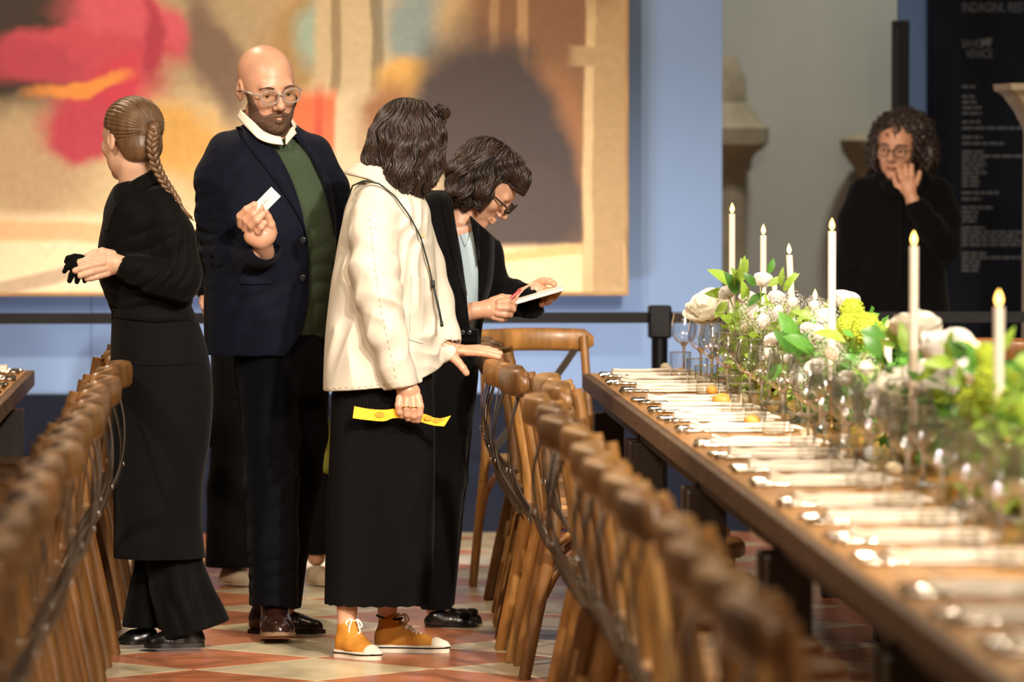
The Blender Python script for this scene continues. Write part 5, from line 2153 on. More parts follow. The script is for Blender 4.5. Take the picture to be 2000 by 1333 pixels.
f.cut(lambda X, Y, Z: (lambda l: np.maximum(np.maximum(-.035 - l[1] - .9 * np.clip(l[2] - .02, -1, .07), (.004 - l[1]) * (l[2] < .035) - .02 * (l[2] >= .035)), -.072 - l[2]) * hd.k)(lcl(hd, X, Y, Z)), 3)
hr, hb = G.field('hair', f, 'hair_brown', relax=2)
root = np.array(hd.px((.0, .112, .022)))
r = random.Random(2)
paths = []
for i in range(150):
    ph = 2 * math.pi * i / 150
    l0 = (.080 * math.sin(ph), -.028 + .045 * (math.cos(ph) < -.1) + .0 * r.random(), .045 + .075 * math.cos(ph))
    if l0[2] < -.02:
        l0 = (l0[0] * .8, .03, l0[2] - .03)
    pts = []
    cc = np.array((0, .018, .040))
    rr = np.array((.083, .103, .0855))
    endl = np.array((.0, .118, .022))
    for j in range(8):
        t = j / 7
        p = np.array(l0) * (1 - t) + endl * t
        u = (p - cc) / rr
        nrm = np.linalg.norm(u)
        p = cc + u / nrm * rr * (1.0 + .012 * math.sin(i * 1.7)) if t < .97 and l0[2] > -.03 else p
        pts.append(hd.px(p))
    paths.append((smoothcurve(pts, 12), [1.9] * 12))
surface_locks(G, 'hair_strands', paths, 'hair_brown', hr)
bp = smoothcurve([root + np.array((3, -6, -6)), root + np.array((6, 6, -14)), (299, 286, -80), (306, 320, -74), (320, 350, -74), (337, 376, -78), (350, 396, -80)], 17)
paths = [([root + np.array((0, -9, -4)), root + np.array((6, -2, -12)), root + np.array((9, 8, -14))], [9, 12, 10])]
for i in range(1, 17):
    p = bp[i]
    t = (bp[i] - bp[i - 1]).normalized()
    sd = t.cross(Vector((0, 0, 1))).normalized()
    for s_ in (-1, 1):
        a_ = p + sd * (7.5 - i * .2) * s_ - t * 6
        b_ = p + sd * 1.0 * s_ * -1 + t * 9 + Vector((0, 0, -2 * s_))
        w_ = 6.8 - i * .2
        paths.append((smoothcurve([a_ - t * 5, a_ + sd * s_ * 1.5, (a_ + b_) / 2 + Vector((0, 0, -3)), b_], 6), [w_ * q for q in (.4, .85, 1, 1, .8, .4)]))
for k in range(8):
    o_ = Vector((r.uniform(-4, 4), r.uniform(-3, 3), r.uniform(-3, 3)))
    paths.append((smoothcurve([bp[-1] + o_ * .5, Vector((362, 412, -80)) + o_, Vector((378 + r.uniform(-5, 3), 430 + r.uniform(-8, 2), -78)) + o_ * .6], 6), [3.2, 3.4, 3.2, 2.6, 1.6, .4]))
surface_locks(G, 'braid', paths, 'hair_brown', hr, 7)
v, fc = tubes([(smoothcurve([root + np.array((-9, -6, -2)), root + np.array((0, -12, -6)), root + np.array((10, -6, -10))], 6), [2.2] * 6)], 6)
G.place('hair_tie', v, fc, 'black_cotton', hr)
# shirt
f = Field(170, 410, 325, 640, -160, 140, 2.8)
f.stack([(352, 277, 44, 6, 46), (372, 280, 60, 4, 70), (400, 282, 74, 2, 92), (440, 284, 83, 0, 96), (490, 285, 92, 0, 92), (540, 287, 93, 0, 86), (585, 294, 84, 0, 78), (615, 297, 76, 0, 74), (630, 297, 76, 0, 74)])
f.chain([(316, 404, -60, 40), (338, 462, -78, 43), (354, 530, -88, 40), (352, 548, -92, 38)], 12)
f.chain([(352, 546, -94, 38), (312, 540, -100, 33), (268, 524, -100, 27), (248, 519, -98, 25)], 10)
f.chain([(262, 408, 60, 40), (280, 470, 78, 42), (296, 545, 84, 38)], 12)
f.chain([(296, 545, 84, 36), (262, 530, 66, 28), (238, 522, 48, 24)], 10)
f.cap((262, 521, HD), (225, 513, HD), 19, 20, 2, 1.0, True)
for (c, rr, dr, wl, am, ph) in [((300, 470, -100), (60, 50, 50), (.5, 1, 0), 34, 3.2, .3), ((350, 500, -120), (40, 50, 50), (1, .3, 0), 26, 3.5, 1.4), ((310, 545, -125), (60, 30, 40), (.7, 1, 0), 22, 3.8, .2), ((250, 590, -60), (60, 40, 60), (.2, 1, .2), 24, 3.6, .9),
                                ((230, 450, -60), (50, 60, 60), (.9, .5, 0), 38, 2.2, 0), ((330, 590, -60), (60, 40, 60), (-.3, 1, .2), 24, 3.2, 2), ((320, 400, -80), (50, 30, 40), (.3, 1, 0), 30, 2.0, 2)]:
    f.ripple(c, rr, dr, wl, am, ph, 7)
X, Y, Z = f.grid()
f.D = np.maximum(f.D, -np.maximum((np.sqrt(((X - 262 - (Y - 350) * .2) / 37) ** 2 + ((Z - 4) / 38) ** 2) - 1) * 36, Y - 368 + (X - 262) * .35).astype(np.float32))
sh, sb_ = G.field('shirt', f, 'black_cotton')
v, fc = band([(304, 326, -14), (292, 336, -38), (270, 348, -48), (250, 362, -38), (238, 378, -16)], [(318, 345, -12), (304, 358, -52), (276, 372, -64), (250, 384, -50), (229, 396, -18)], 22, 5, 4)
v2, f2 = band([(304, 326, -14), (300, 330, 14), (282, 340, 44), (256, 358, 44), (238, 378, -16)], [(318, 345, -12), (314, 346, 22), (290, 362, 60), (258, 380, 56), (229, 396, -18)], 22, 5, 4)
v, fc = merge((v, fc), (v2, f2))
G.place('collar', v, fc, 'black_cotton', sh)
v, fc = drape(sb_, [(228, 392), (216, 420), (207, 450)], [(236, 394), (224, 422), (215, 452)], 12, 3, 1.5, 2, 0)
G.place('placket', v, fc, 'black_cotton', sh)
# apron (long, wrapped) with soft folds
secs = [(596, 297, 78, 0, 76), (640, 306, 87, 0, 84), (690, 312, 95, 0, 92), (760, 317, 98, 0, 95), (850, 315, 95, 0, 94), (950, 308, 86, 0, 92), (1020, 308, 84, 0, 92), (1088, 311, 87, 0, 94)]


def skirt_mesh(secs, n, rows, pleat, npl, hem=None, th=3.0, p=2.2, seed=1, soft=0.0, phase=0.0):
    S_ = np.array(secs, float)
    ys = np.linspace(S_[0, 0], S_[-1, 0], rows)
    v = [hermite(ys, S_[:, 0], S_[:, i]) for i in range(1, 5)]
    r = random.Random(seed)
    fo = [(r.randint(2, 7), r.uniform(0, 6.3), r.uniform(.5, 1)) for _ in range(4)]
    top, bot = [], []
    for i in range(n):
        a = 2 * math.pi * i / n
        ca, sa = math.cos(a), math.sin(a)
        e = (abs(ca) ** p + abs(sa) ** p) ** (-1 / p)
        for j in range(rows):
            t = j / (rows - 1)
            w_ = pleat * (2 * abs(((i * npl / n + .05 * math.sin(t * 6 + i * .05)) % 1) - .5) * 2 - 1) * (.5 + .5 * t)
            w_ += soft * t * sum(am * math.sin(k * a + ph + t * .8) for k, ph, am in fo)
            y = ys[j] + (hem(a) * t ** 4 if hem else 0)
            top.append((v[0][j] + (v[1][j] + w_) * e * ca, y, v[2][j] + (v[3][j] + w_) * e * sa))
            bot.append((v[0][j] + (v[1][j] + w_ - th) * e * ca, y, v[2][j] + (v[3][j] + w_ - th) * e * sa))
    return shell(top, bot, n, rows, True)


v, fc = skirt_mesh(secs, 120, 40, 0, 1, soft=2.6, seed=4)
ap = G.place('apron', v, fc, 'apron_cloth', angle=70)
mb = MB()
bvA = BVHTree.FromPolygons([tuple(p) for p in v], fc)
v, fc = drape(bvA, [(224, 702), (300, 707), (405, 704)], [(224, 706), (300, 711), (405, 708)], 20, 2, .6, .8, 0)
G.place('pocket_seam', v, fc, 'black_cotton', ap)
v, fc = drape([sb_, bvA], [(222, 600), (300, 606), (374, 602)], [(222, 618), (300, 626), (376, 622)], 24, 4, 2, 2, 2)
G.place('waistband', v, fc, 'apron_cloth', ap)
# wide trousers
f = Field(235, 470, 1040, 1262, -120, 120, 2.6)
f.stack([(1050, 336, 52, -10, 46), (1100, 342, 56, -14, 46), (1150, 356, 64, -20, 50), (1200, 374, 70, -26, 54), (1250, 388, 76, -30, 58)], p=2.0)
f.stack([(1050, 300, 36, 30, 40), (1120, 296, 38, 34, 42), (1190, 288, 44, 40, 46), (1235, 284, 48, 42, 48)], p=2.0)
f.ripple((370, 1170, -60), (70, 90, 60), (1, -.25, 0), 42, 3.2, .6, 6)
f.cut(lambda X, Y, Z: np.where(X > 318, Y - (1243 - (X - 335) * .29), Y - 1228), 2)
G.field('trousers', f, 'black_cotton')
leather_shoe(G, (392, -28), (284, -44), 1262, 24, 'black_leather', 'black_leather', lift=-.0, sole_h=8, high=.9)
leather_shoe(G, (300, 44), (234, 30), 1262, 22, 'black_leather', 'black_leather', sole_h=6, high=.8)
# gloves held in the hand
f = Field(110, 200, 478, 565, -150, 0, 1.5)
f.ell((158, 506, -112), (16, 13, 9), 4)
for c in ([(150, 510, -118, 8), (136, 518, -120, 6), (130, 527, -120, 4.5)], [(152, 516, -118, 8), (144, 534, -120, 6), (140, 545, -120, 5)], [(160, 520, -108, 8), (156, 538, -110, 6), (154, 547, -110, 5)], [(166, 520, -104, 7), (168, 536, -106, 5.5), (169, 546, -106, 4.5)], [(150, 500, -112, 8), (138, 502, -112, 6), (134, 508, -112, 5)],
          [(160, 505, -80, 9), (165, 512, -60, 7)]):
    f.chain(c, 2.5)
v, q = f.mesh(1)
G.top('glove', v, q, 'black_cotton', 'crumpled black glove held in the braided woman\'s hand', 'glove', 180)

# ------------------------------------------------------------------ woman in the cream jacket
K = Fig(755, 648, 'woman in cream canvas jacket and pleated black skirt reaching for the chair backs')
hd = Head((800, 288), 640, 128, 12, 0, d=0)
hf = hd.build(1.9, False, neck=(768, 400, 5, 38))
headvf = hf.mesh(1)
HD = -128
fing = [[(781, 772, HD - 6, 8), (779, 786, HD - 10, 7.6), (781, 798, HD - 8, 7), (785, 806, HD - 2, 6.2)], [(794, 773, HD - 10, 8.2), (793, 790, HD - 14, 7.8), (795, 803, HD - 11, 7.2), (797, 811, HD - 4, 6.4)],
        [(806, 773, HD - 10, 8.2), (807, 792, HD - 14, 7.8), (808, 806, HD - 11, 7.2), (808, 814, HD - 3, 6.4)], [(816, 770, HD - 6, 8), (820, 788, HD - 9, 7.6), (819, 803, HD - 7, 7), (816, 815, HD, 6.2)],
        [(790, 762, HD + 12, 10), (794, 782, HD + 16, 8.5), (799, 796, HD + 12, 7.5), (802, 806, HD + 9, 6.5)]]
handvf = hand((755, 850, 715, 840, HD - 50, HD + 60), fing, [((798, 762, HD), (23, 19, 13)), ((788, 742, HD), (797, 758, HD), 17, 20), ((780, 715, HD), (788, 742, HD), 18, 17)])
H2 = -6
fing = [[(912, 688, H2 - 10, 8), (936, 689, H2 - 14, 7.2), (955, 692, H2 - 16, 6.8), (974, 697, H2 - 16, 5.8)], [(913, 684, H2, 8), (938, 684, H2 - 1, 7.2), (958, 687, H2 - 2, 6.6), (977, 691, H2 - 2, 5.8)],
        [(912, 682, H2 + 11, 7.8), (936, 681, H2 + 12, 7), (954, 683, H2 + 12, 6.4), (970, 687, H2 + 12, 5.6)], [(908, 682, H2 + 20, 7), (926, 681, H2 + 24, 6.2), (940, 682, H2 + 26, 5.8), (954, 685, H2 + 27, 5)],
        [(886, 698, H2 - 12, 10), (896, 708, H2 - 18, 8.2), (905, 719, H2 - 20, 7.4), (911, 728, H2 - 20, 6.4)]]
handvf2 = hand((840, 995, 655, 750, H2 - 60, H2 + 60), fing, [((900, 686, H2 + 2), (19, 10, 20)), ((878, 684, H2), (905, 685, H2 + 2), 15, 11), ((858, 670, H2), (880, 684, H2), 16, 15)])
corevf = core([[(768, 385, 5, 36), (760, 440, 5, 50)], [(742, 410, -80, 24), (740, 560, -115, 22), (784, 728, HD, 16)], [(790, 410, 75, 24), (825, 560, 50, 22), (868, 676, H2, 15)],
               [(735, 740, -35, 45), (705, 950, -40, 30), (680, 1120, -45, 22), (678, 1190, -48, 18), (677, 1214, -49, 16), (676, 1240, -50, 10)], [(765, 740, 35, 45), (765, 950, 45, 30), (760, 1120, 60, 22), (757, 1190, 66, 18), (756, 1214, 67, 16), (755, 1240, 68, 10)]], (640, 885, 360, 1260, HD - 60, 130), 4.0,
              [[(420, 757, 60, 0, 70), (520, 752, 72, 0, 76), (660, 748, 80, 0, 80), (780, 748, 80, 0, 80)]])
v, q = merge(headvf, handvf, handvf2, corevf)
K.place('body', v, q, 'skin_fair')
# jacket
f = Field(600, 920, 330, 790, -190, 150, 3.0)
f.stack([(352, 752, 44, 2, 44), (372, 754, 64, 0, 72), (400, 757, 80, 0, 96), (440, 756, 88, 0, 108), (500, 753, 97, 0, 112), (580, 749, 105, 0, 114), (660, 747, 112, 0, 118), (720, 748, 116, 0, 120), (775, 748, 117, 0, 122)], p=2.3)
f.chain([(738, 400, -66, 46), (730, 450, -96, 47), (733, 520, -122, 46), (741, 575, -134, 45)], 16)
f.chain([(741, 575, -134, 45), (757, 650, -138, 39), (776, 715, -134, 33), (786, 744, -130, 30)], 12)
f.chain([(790, 410, 60, 44), (826, 520, 66, 42), (848, 590, 46, 38), (868, 655, 14, 30), (878, 684, H2, 26)], 14)
f.cap((784, 735, HD), (792, 775, HD), 24, 26, 2, 1.0, True)
f.cap((872, 676, H2), (905, 692, H2), 20, 22, 2, 1.0, True)
for (c, rr, dr, wl, am, ph) in [((768, 596, -170), (40, 46, 60), (-.75, .8, 0), 42, 4.2, .4), ((752, 500, -160), (40, 70, 60), (-.9, .5, 0), 56, 4.0, 1.9), ((775, 680, -165), (40, 46, 50), (.7, .8, 0), 36, 3.0, .6), ((720, 640, -160), (30, 60, 50), (1, .3, 0), 40, 3.0, 1.6),
                                ((670, 560, -90), (50, 110, 60), (1, .12, 0), 40, 4.5, .2), ((815, 560, -90), (45, 110, 60), (1, .35, 0), 34, 4.0, .8), ((800, 420, -80), (40, 50, 50), (1, .5, 0), 30, 3.2, 0), ((690, 700, -90), (70, 60, 60), (1, .1, 0), 58, 4.0, 1.0),
                                ((700, 430, -90), (40, 60, 50), (1, .3, 0), 36, 4.0, 2.0), ((840, 660, -60), (40, 60, 60), (.6, 1, 0), 30, 3.6, .1), ((735, 420, -120), (50, 40, 40), (1, -.4, 0), 40, 2.4, .1)]:
    f.ripple(c, rr, dr, wl, -am * 1.15, ph, 13)
hy = lambda X: np.interp(X, [600, 632, 765, 812, 850, 880, 920], [768, 764, 752, 742, 724, 704, 690]).astype(np.float32)
f.cut(lambda X, Y, Z: np.where((Z < -95) & (X > 748), Y - 752 + (X - 785) * .2, Y - hy(X)), 2)
X, Y, Z = f.grid()
f.D = np.maximum(f.D, -np.maximum((np.sqrt(((X - 768) / 42) ** 2 + ((Z - 3) / 42) ** 2) - 1) * 40, Y - 372).astype(np.float32))
jk, jb = K.field('jacket', f, 'cream_canvas')
v, fc = band([(700, 318, 20), (697, 319, -14), (716, 316, -40), (742, 324, -58), (768, 350, -64), (792, 378, -56)], [(680, 334, 24), (675, 339, -16), (697, 344, -60), (728, 352, -84), (764, 378, -88), (796, 408, -74)], 30, 6, 5)
v2, f2 = band([(700, 318, 20), (712, 322, 48), (745, 332, 62), (780, 360, 60), (800, 382, 40)], [(680, 334, 24), (692, 342, 66), (735, 358, 88), (782, 388, 82), (806, 408, 50)], 24, 6, 5)
v, fc = merge((v, fc), (v2, f2))
K.place('collar', v, fc, 'cream_canvas', jk)
# sleeve cuff, pocket, seams, placket
for A_, B_, nm, n_ in (([(752, 742), (785, 738), (814, 727)], [(758, 756), (788, 752), (818, 741)], 'cuff', 12), ([(804, 536), (830, 542)], [(800, 660), (826, 668)], 'patch_pocket', 16),
                       ([(846, 470), (855, 560), (862, 640)], [(852, 468), (861, 558), (868, 636)], 'placket', 16)):
    v, fc = drape(jb, A_, B_, n_, 6, 1.2, 1.4, 0, 1)
    K.place(nm, v, fc, 'cream_canvas', jk, angle=50)
for pl in ([(722, 412), (727, 470), (736, 540), (745, 600), (757, 660), (770, 715), (774, 738)], [(804, 540), (831, 545)], [(818, 540), (812, 600), (806, 660)], [(640, 756), (700, 752), (760, 744)]):
    pts = resample([(x, y, 0) for x, y in pl], max(6, int(len(pl) * 7)))
    paths = []
    for i, p in enumerate(pts[:-1]):
        if i % 2 == 0:
            q2 = p.lerp(pts[i + 1], .9)
            a_, b_ = jb.ray_cast(Vector((p.x, p.y, -700)), Vector((0, 0, 1)))[0], jb.ray_cast(Vector((q2.x, q2.y, -700)), Vector((0, 0, 1)))[0]
            if a_ and b_:
                paths.append(([a_ - Vector((0, 0, .3)), b_ - Vector((0, 0, .3))], .7))
    if paths:
        v, fc = tubes(paths, 5)
        K.place('stitching', v, fc, 'cream_stitch', jk, kind='stuff')
for bx, by in ((826, 458), (838, 522)):
    button(K, [jb], bx, by, 5, 'cream_stitch', jk)
# skirt
secs = [(716, 750, 92, 0, 92), (760, 748, 98, 0, 96), (820, 748, 101, 0, 98), (920, 746, 103, 0, 100), (1040, 743, 105, 0, 102), (1180, 739, 104, 0, 102)]
v, fc = skirt_mesh(secs, 600, 26, 1.4, 100, hem=lambda a: 1.0 * math.sin(a * 23), soft=2.2, seed=3)
K.place('pleated_skirt', v, fc, 'pleat_black', angle=80)
# hair
f = Field(695, 890, 178, 420, -95, 95, 2.2)
A = hd.axes()
f.ell((797, 262, 0), (68, 70, 66), 8)
f.chain([(760, 275, -30, 42), (742, 310, -30, 30), (745, 335, -28, 22)], 14)
f.chain([(785, 290, -48, 34), (782, 340, -52, 32), (790, 385, -48, 18)], 14)
f.chain([(825, 290, -40, 34), (828, 340, -40, 26), (815, 378, -40, 12)], 14)
f.chain([(845, 270, -5, 26), (850, 320, -8, 16), (846, 350, -8, 8)], 12)
f.chain([(760, 290, 30, 40), (765, 350, 35, 30), (790, 390, 30, 16)], 14)
f.chain([(858, 214, -10, 11), (868, 222, -6, 9), (864, 234, -4, 7)], 6)
f.ripple((790, 320, -70), (90, 90, 60), (1, .35, .2), 24, 2.2, .3, 9)
hair_vf = f.mesh(1)
hr, hb = K.field('hair', f, 'hair_under', relax=1)
hv = np.asarray(hair_vf[0])
paths = strands(hb, hv, 5, 1700, (806, 196, 0), 8, 9.0, .55, .55, 1.5, (-.3, 3.2), None, 7.0, (797, 280, 0), 46.0)
surface_locks(K, 'hair_strands', paths, 'hair_dark', hr, 4)
# cord round the neck
cd = [(682, 384, -60), (690, 362, -84), (712, 352, -98), (742, 358, -104), (772, 382, -104), (800, 420, -104), (822, 462, -96), (838, 520, -80), (845, 552, -74)]
pts = []
for p in resample(cd, 40):
    h = jb.ray_cast(Vector((p.x, p.y, -700)), Vector((0, 0, 1)))[0]
    pts.append(Vector((p.x, p.y, min(p.z, (h.z if h else 0) - 2))))
tail = [Vector((845, 552, pts[-1].z)), Vector((852, 580, pts[-1].z)), Vector((858, 606, pts[-1].z)), Vector((862, 628, pts[-1].z))]
v, fc = tubes([(pts, 1.7), (tail, 2.4), ([(845, 546, pts[-1].z), (846, 560, pts[-1].z)], [4, 4]), ([(862, 626, pts[-1].z), (863, 636, pts[-1].z)], [3.4, 3.4])], 7)
K.place('neck_cord', v, fc, 'cord_dark')
# rings
for (x, y, d) in ((793, 789, HD - 14), (807, 790, HD - 14)):
    pts = [Vector((x + 8.4 * math.cos(t / 14 * 6.283), y + 1.2 * math.sin(t), d + 8.4 * math.sin(t / 14 * 6.283))) for t in range(14)]
    mb = MB().tube(pts, 1.3, 6, closed=True)
    K.place('ring', mb.v, mb.f, 'gold')


def sneaker(fig, heel, toe, y, wd, hi, parent_name='sneaker'):
    sh, P, bv, L = leather_shoe(fig, heel, toe, y, wd, 'mustard_canvas', 'white_rubber', sole_h=14, name=parent_name, high=hi)
    a = [P(t, s_ * wd * 1.03, 10) for t, s_ in [(-.05, .55), (.0, .80), (.12, .86), (.3, .80), (.5, .90), (.7, 1.0), (.85, .86), (.95, .6), (1.02, .18), (1.02, -.18), (.95, -.6), (.85, -.86), (.7, -1.0), (.5, -.90), (.3, -.80), (.12, -.86), (0, -.8), (-.05, -.55)]]
    mb = MB().tube(smoothcurve(a + [a[0]], 50), 1.2, 6)
    fig.place('sole_stripe', mb.v, mb.f, 'black_cotton', sh)
    f = Field(min(heel[0], toe[0]) - 40, max(heel[0], toe[0]) + 40, y - 60, y + 4, min(heel[1], toe[1]) - 45, max(heel[1], toe[1]) + 45, 1.9)
    f.chain([(*P(.84, 0, .075 * L), wd * .80), (*P(.93, 0, .065 * L), wd * .62)], 8)
    f.cut(lambda X, Y, Z: Y - (y - 11), 2)
    v, q = f.mesh(1)
    fig.place('toe_cap', v, q, 'white_rubber', sh)
    paths = []
    for i in range(5):
        t = .36 + i * .075
        up = (.36 * hi - i * .05 * hi) * L
        w_ = wd * (.40 + .03 * i)
        for s_ in (-1, 1):
            p0, p1 = Vector(P(t, -w_ * s_, up * .80)), Vector(P(t + .06, w_ * s_, up * .74))
            mid = (p0 + p1) / 2 + Vector((0, -.055 * L, 0))
            paths.append((smoothcurve([p0, mid, p1], 7), 2.2))
    k0 = Vector(P(.34, 0, .385 * hi * L))
    for dx, dy, dz in ((-16, 4, -8), (16, 8, -10), (-10, 18, -12), (12, 20, -14)):
        paths.append((smoothcurve([k0, k0 + Vector((dx * .5, dy * .2 - 6, dz * .6)), k0 + Vector((dx, dy, dz)), k0 + Vector((dx * .4, dy + 3, dz * .8))], 9), 1.9))
    v, fc = tubes(paths, 6)
    fig.place('laces', v, fc, 'lace_white', sh)
    paths = []
    a1 = [Vector(P(t, s_, u_)) for t, s_, u_ in ((.28, wd * .5, .355 * hi * L), (.1, wd * .6, .375 * hi * L), (-.0, 0, .39 * hi * L), (.08, -wd * .62, .375 * hi * L), (.2, -wd * .66, .355 * hi * L), (.32, -wd * .5, .355 * hi * L), (.36, 0, .36 * hi * L), (.28, wd * .5, .355 * hi * L))]
    v, fc = tubes([(smoothcurve(a1, 26), 2.0)], 6)
    fig.place('collar_lining', v, fc, 'black_cotton', sh)


sneaker(K, (668, -34), (738, -112), 1282, 27, 1.75)
sneaker(K, (736, 70), (876, 44), 1282, 25, 1.3)
# yellow strip of stickers
Aa = [(693, 788, HD + 2), (720, 793, HD + 1), (750, 795, HD), (775, 793, HD), (800, 799, HD + 4), (828, 803, HD + 2), (855, 812, HD), (880, 806, HD - 4)]
Bb = [(690, 811, HD), (720, 815, HD), (750, 817, HD), (770, 811, HD), (800, 813, HD + 4), (819, 818, HD + 2), (845, 825, HD), (867, 827, HD - 4)]
v, fc = band(Aa, Bb, 40, 4, 1.0)
st = K.top('sticker_strip', v, fc, 'yellow_paper', 'strip of yellow stickers hanging from the cream jacket woman\'s hand', 'sticker strip')
for x, y, rx, ry in ((742, 804, 9, 5.5), (836, 811, 8, 5), (852, 815.5, 7, 5), (866, 815, 7, 5)):
    mb = MB()
    vs = [(x + rx * math.cos(t / 16 * 6.2832), y + ry * math.sin(t / 16 * 6.2832), HD + dz) for dz in (-2.6, 1.0) for t in range(16)]
    fs = [tuple(range(16)), tuple(reversed(range(16, 32)))] + [(i, 16 + i, 16 + (i + 1) % 16, (i + 1) % 16) for i in range(16)]
    sv = K.loc(vs)
    M = Matrix.Translation(K.root.location) @ Matrix.Rotation(K.root.rotation_euler.z, 4, 'Z')
    obj('sticker', MB().add([(M @ Vector(p)) - st.location for p in sv], fs).mesh(True, 40), 'ochre_print', st)
# ------------------------------------------------------------------ dark-haired woman bent over a tablet
T = Fig(930, 611, 'woman in black blazer and dark glasses bending over a white tablet')
hd = Head((950, 362), 625, 78, 44, 0, d=-5)
hf = hd.build(1.7, False, neck=(893, 452, 0, 38))
headvf = hf.mesh(1)
hbv = BVHTree.FromPolygons([tuple(map(float, p)) for p in headvf[0]], [tuple(map(int, q)) for q in headvf[1]])
HD = -112
fing = [[(975, 588, HD - 10, 8), (990, 586, HD - 6, 7.4), (1001, 589, HD + 6, 6.8), (1004, 594, HD + 18, 6)], [(974, 598, HD - 12, 8), (990, 598, HD - 10, 7.4), (1001, 601, HD + 2, 6.8), (1000, 605, HD + 14, 6)],
        [(971, 608, HD - 10, 8), (986, 611, HD - 8, 7.2), (995, 612, HD + 4, 6.6), (993, 613, HD + 14, 6)], [(965, 616, HD - 4, 7.4), (979, 620, HD - 2, 6.4), (986, 619, HD + 8, 6)],
        [(962, 586, HD + 4, 9), (980, 579, HD + 4, 7.8), (995, 580, HD + 8, 7), (1005, 582, HD + 12, 6)]]
handvf = hand((905, 1025, 555, 645, HD - 50, HD + 70), fing, [((958, 601, HD), (22, 19, 13)), ((928, 604, HD), (952, 601, HD), 16, 18), ((905, 612, HD), (928, 604, HD), 17, 16)])
HE = -10
fing = [[(1064, 566, HE - 8, 8), (1078, 570, HE - 22, 7.2), (1088, 571, HE - 34, 6.6), (1092, 566, HE - 40, 6)], [(1062, 573, HE - 10, 8), (1074, 579, HE - 24, 7.2), (1082, 580, HE - 36, 6.6), (1086, 575, HE - 42, 6)],
        [(1056, 579, HE - 10, 8), (1065, 587, HE - 24, 7), (1070, 589, HE - 36, 6.4), (1074, 583, HE - 42, 6)], [(1048, 583, HE - 8, 7), (1054, 592, HE - 20, 6.2), (1058, 594, HE - 30, 5.8)],
        [(1046, 556, HE, 9), (1060, 549, HE - 8, 8), (1072, 549, HE - 16, 7), (1082, 554, HE - 22, 6)]]
handvf2 = hand((1000, 1110, 530, 615, HE - 70, HE + 60), fing, [((1050, 567, HE), (20, 17, 14)), ((1022, 578, HE), (1045, 568, HE), 15, 17), ((1000, 588, HE), (1022, 578, HE), 16, 15)])
corevf = core([[(893, 440, 0, 36), (895, 500, 0, 45)], [(858, 430, -66, 24), (866, 590, -98, 22), (920, 608, HD, 16)], [(915, 430, 60, 24), (960, 570, 55, 22), (1015, 582, HE, 15)],
               [(880, 700, -28, 42), (866, 940, -30, 30), (852, 1150, -32, 20), (850, 1195, -32, 17)], [(890, 700, 28, 42), (880, 940, 32, 30), (868, 1150, 36, 20), (866, 1195, 36, 17)]], (800, 1045, 420, 1225, HD - 50, 110), 4.0,
              [[(440, 893, 50, 0, 60), (540, 893, 56, 0, 60), (660, 888, 46, 0, 56), (740, 886, 48, 0, 58)]])
v, q = merge(headvf, handvf, handvf2, corevf)
T.place('body', v, q, 'skin_fair')
eyes(T, hd)
spectacles(T, hd, 'dark_frame', .025, .017, .0026, -.108, True, -.002, .25)
# top
f = Field(850, 970, 425, 690, -100, 100, 2.6)
f.stack([(438, 905, 26, -2, 38), (455, 908, 40, -2, 56), (500, 908, 44, -2, 66), (560, 905, 42, 0, 66), (620, 900, 38, 0, 62), (680, 896, 36, 0, 58)])
tp, tb = T.field('pale_blue_top', f, 'pale_blue_knit')
# blazer
f = Field(790, 1070, 352, 720, -190, 130, 2.8)
f.stack([(372, 862, 40, 6, 44), (395, 874, 62, 2, 70), (430, 888, 74, 0, 90), (480, 894, 72, 0, 94), (540, 894, 68, 0, 90), (600, 890, 60, 0, 84), (650, 887, 54, 0, 82), (692, 887, 52, 0, 82)])
f.chain([(856, 416, -60, 42), (850, 480, -86, 44), (854, 560, -104, 46), (860, 592, -108, 47)], 14)
f.chain([(860, 592, -108, 47), (892, 610, -112, 46), (914, 622, -112, 44), (928, 622, -112, 43)], 10)
f.chain([(920, 425, 56, 38), (944, 500, 66, 38), (962, 570, 50, 36), (1000, 582, 20, 34), (1036, 590, -12, 33)], 12)
f.cap((925, 608, HD), (960, 606, HD), 30, 32, 2, 1.0, True)
f.cap((1024, 580, HE), (1060, 580, HE), 24, 26, 2, 1.0, True)
for (c, rr, dr, wl, am, ph) in [((850, 540, -140), (40, 60, 50), (.4, 1, 0), 28, 3.2, .4), ((890, 610, -150), (50, 40, 40), (1, .5, 0), 24, 3.0, .4), ((985, 580, 0), (50, 40, 60), (1, .4, 0), 22, 2.8, 0)]:
    f.ripple(c, rr, dr, wl, am, ph, 7)
f.cut(lambda X, Y, Z: np.where((X < 934) | (Z > -60), -30.0, X - 934), 1)
f.cut(lambda X, Y, Z: np.where(X > 868, 372 + (X - 868) * .95, 340.0) * np.where(Y < 470, 1, 0) - Y * np.where(Y < 470, 1, 0) - 30 * (Y >= 470), 3)
X, Y, Z = f.grid()
yk = [360, 440, 500, 580, 640, 700]
XL = hermite(Y.ravel(), yk, [880, 891, 902, 912, 918, 922]).reshape(Y.shape)
XR = hermite(Y.ravel(), yk, [905, 921, 931, 936, 934, 930]).reshape(Y.shape)
f.D = np.maximum(f.D, -np.maximum(np.maximum(np.maximum(XL - X, X - XR), Z + 15), Y - 640).astype(np.float32))
f.D = np.maximum(f.D, -np.maximum((np.sqrt(((X - 897 - (Y - 420) * .1) / 34) ** 2 + ((Z - 0) / 40) ** 2) - 1) * 34, Y - 446).astype(np.float32))
jk, jb = T.field('blazer', f, 'black_wool')
v, fc = drape([jb, tb], [(874, 378), (884, 412), (893, 450), (903, 510), (913, 575)], [(860, 380), (867, 420), (876, 462), (886, 500), (908, 578)], 22, 5, 3, 2.5, 2)
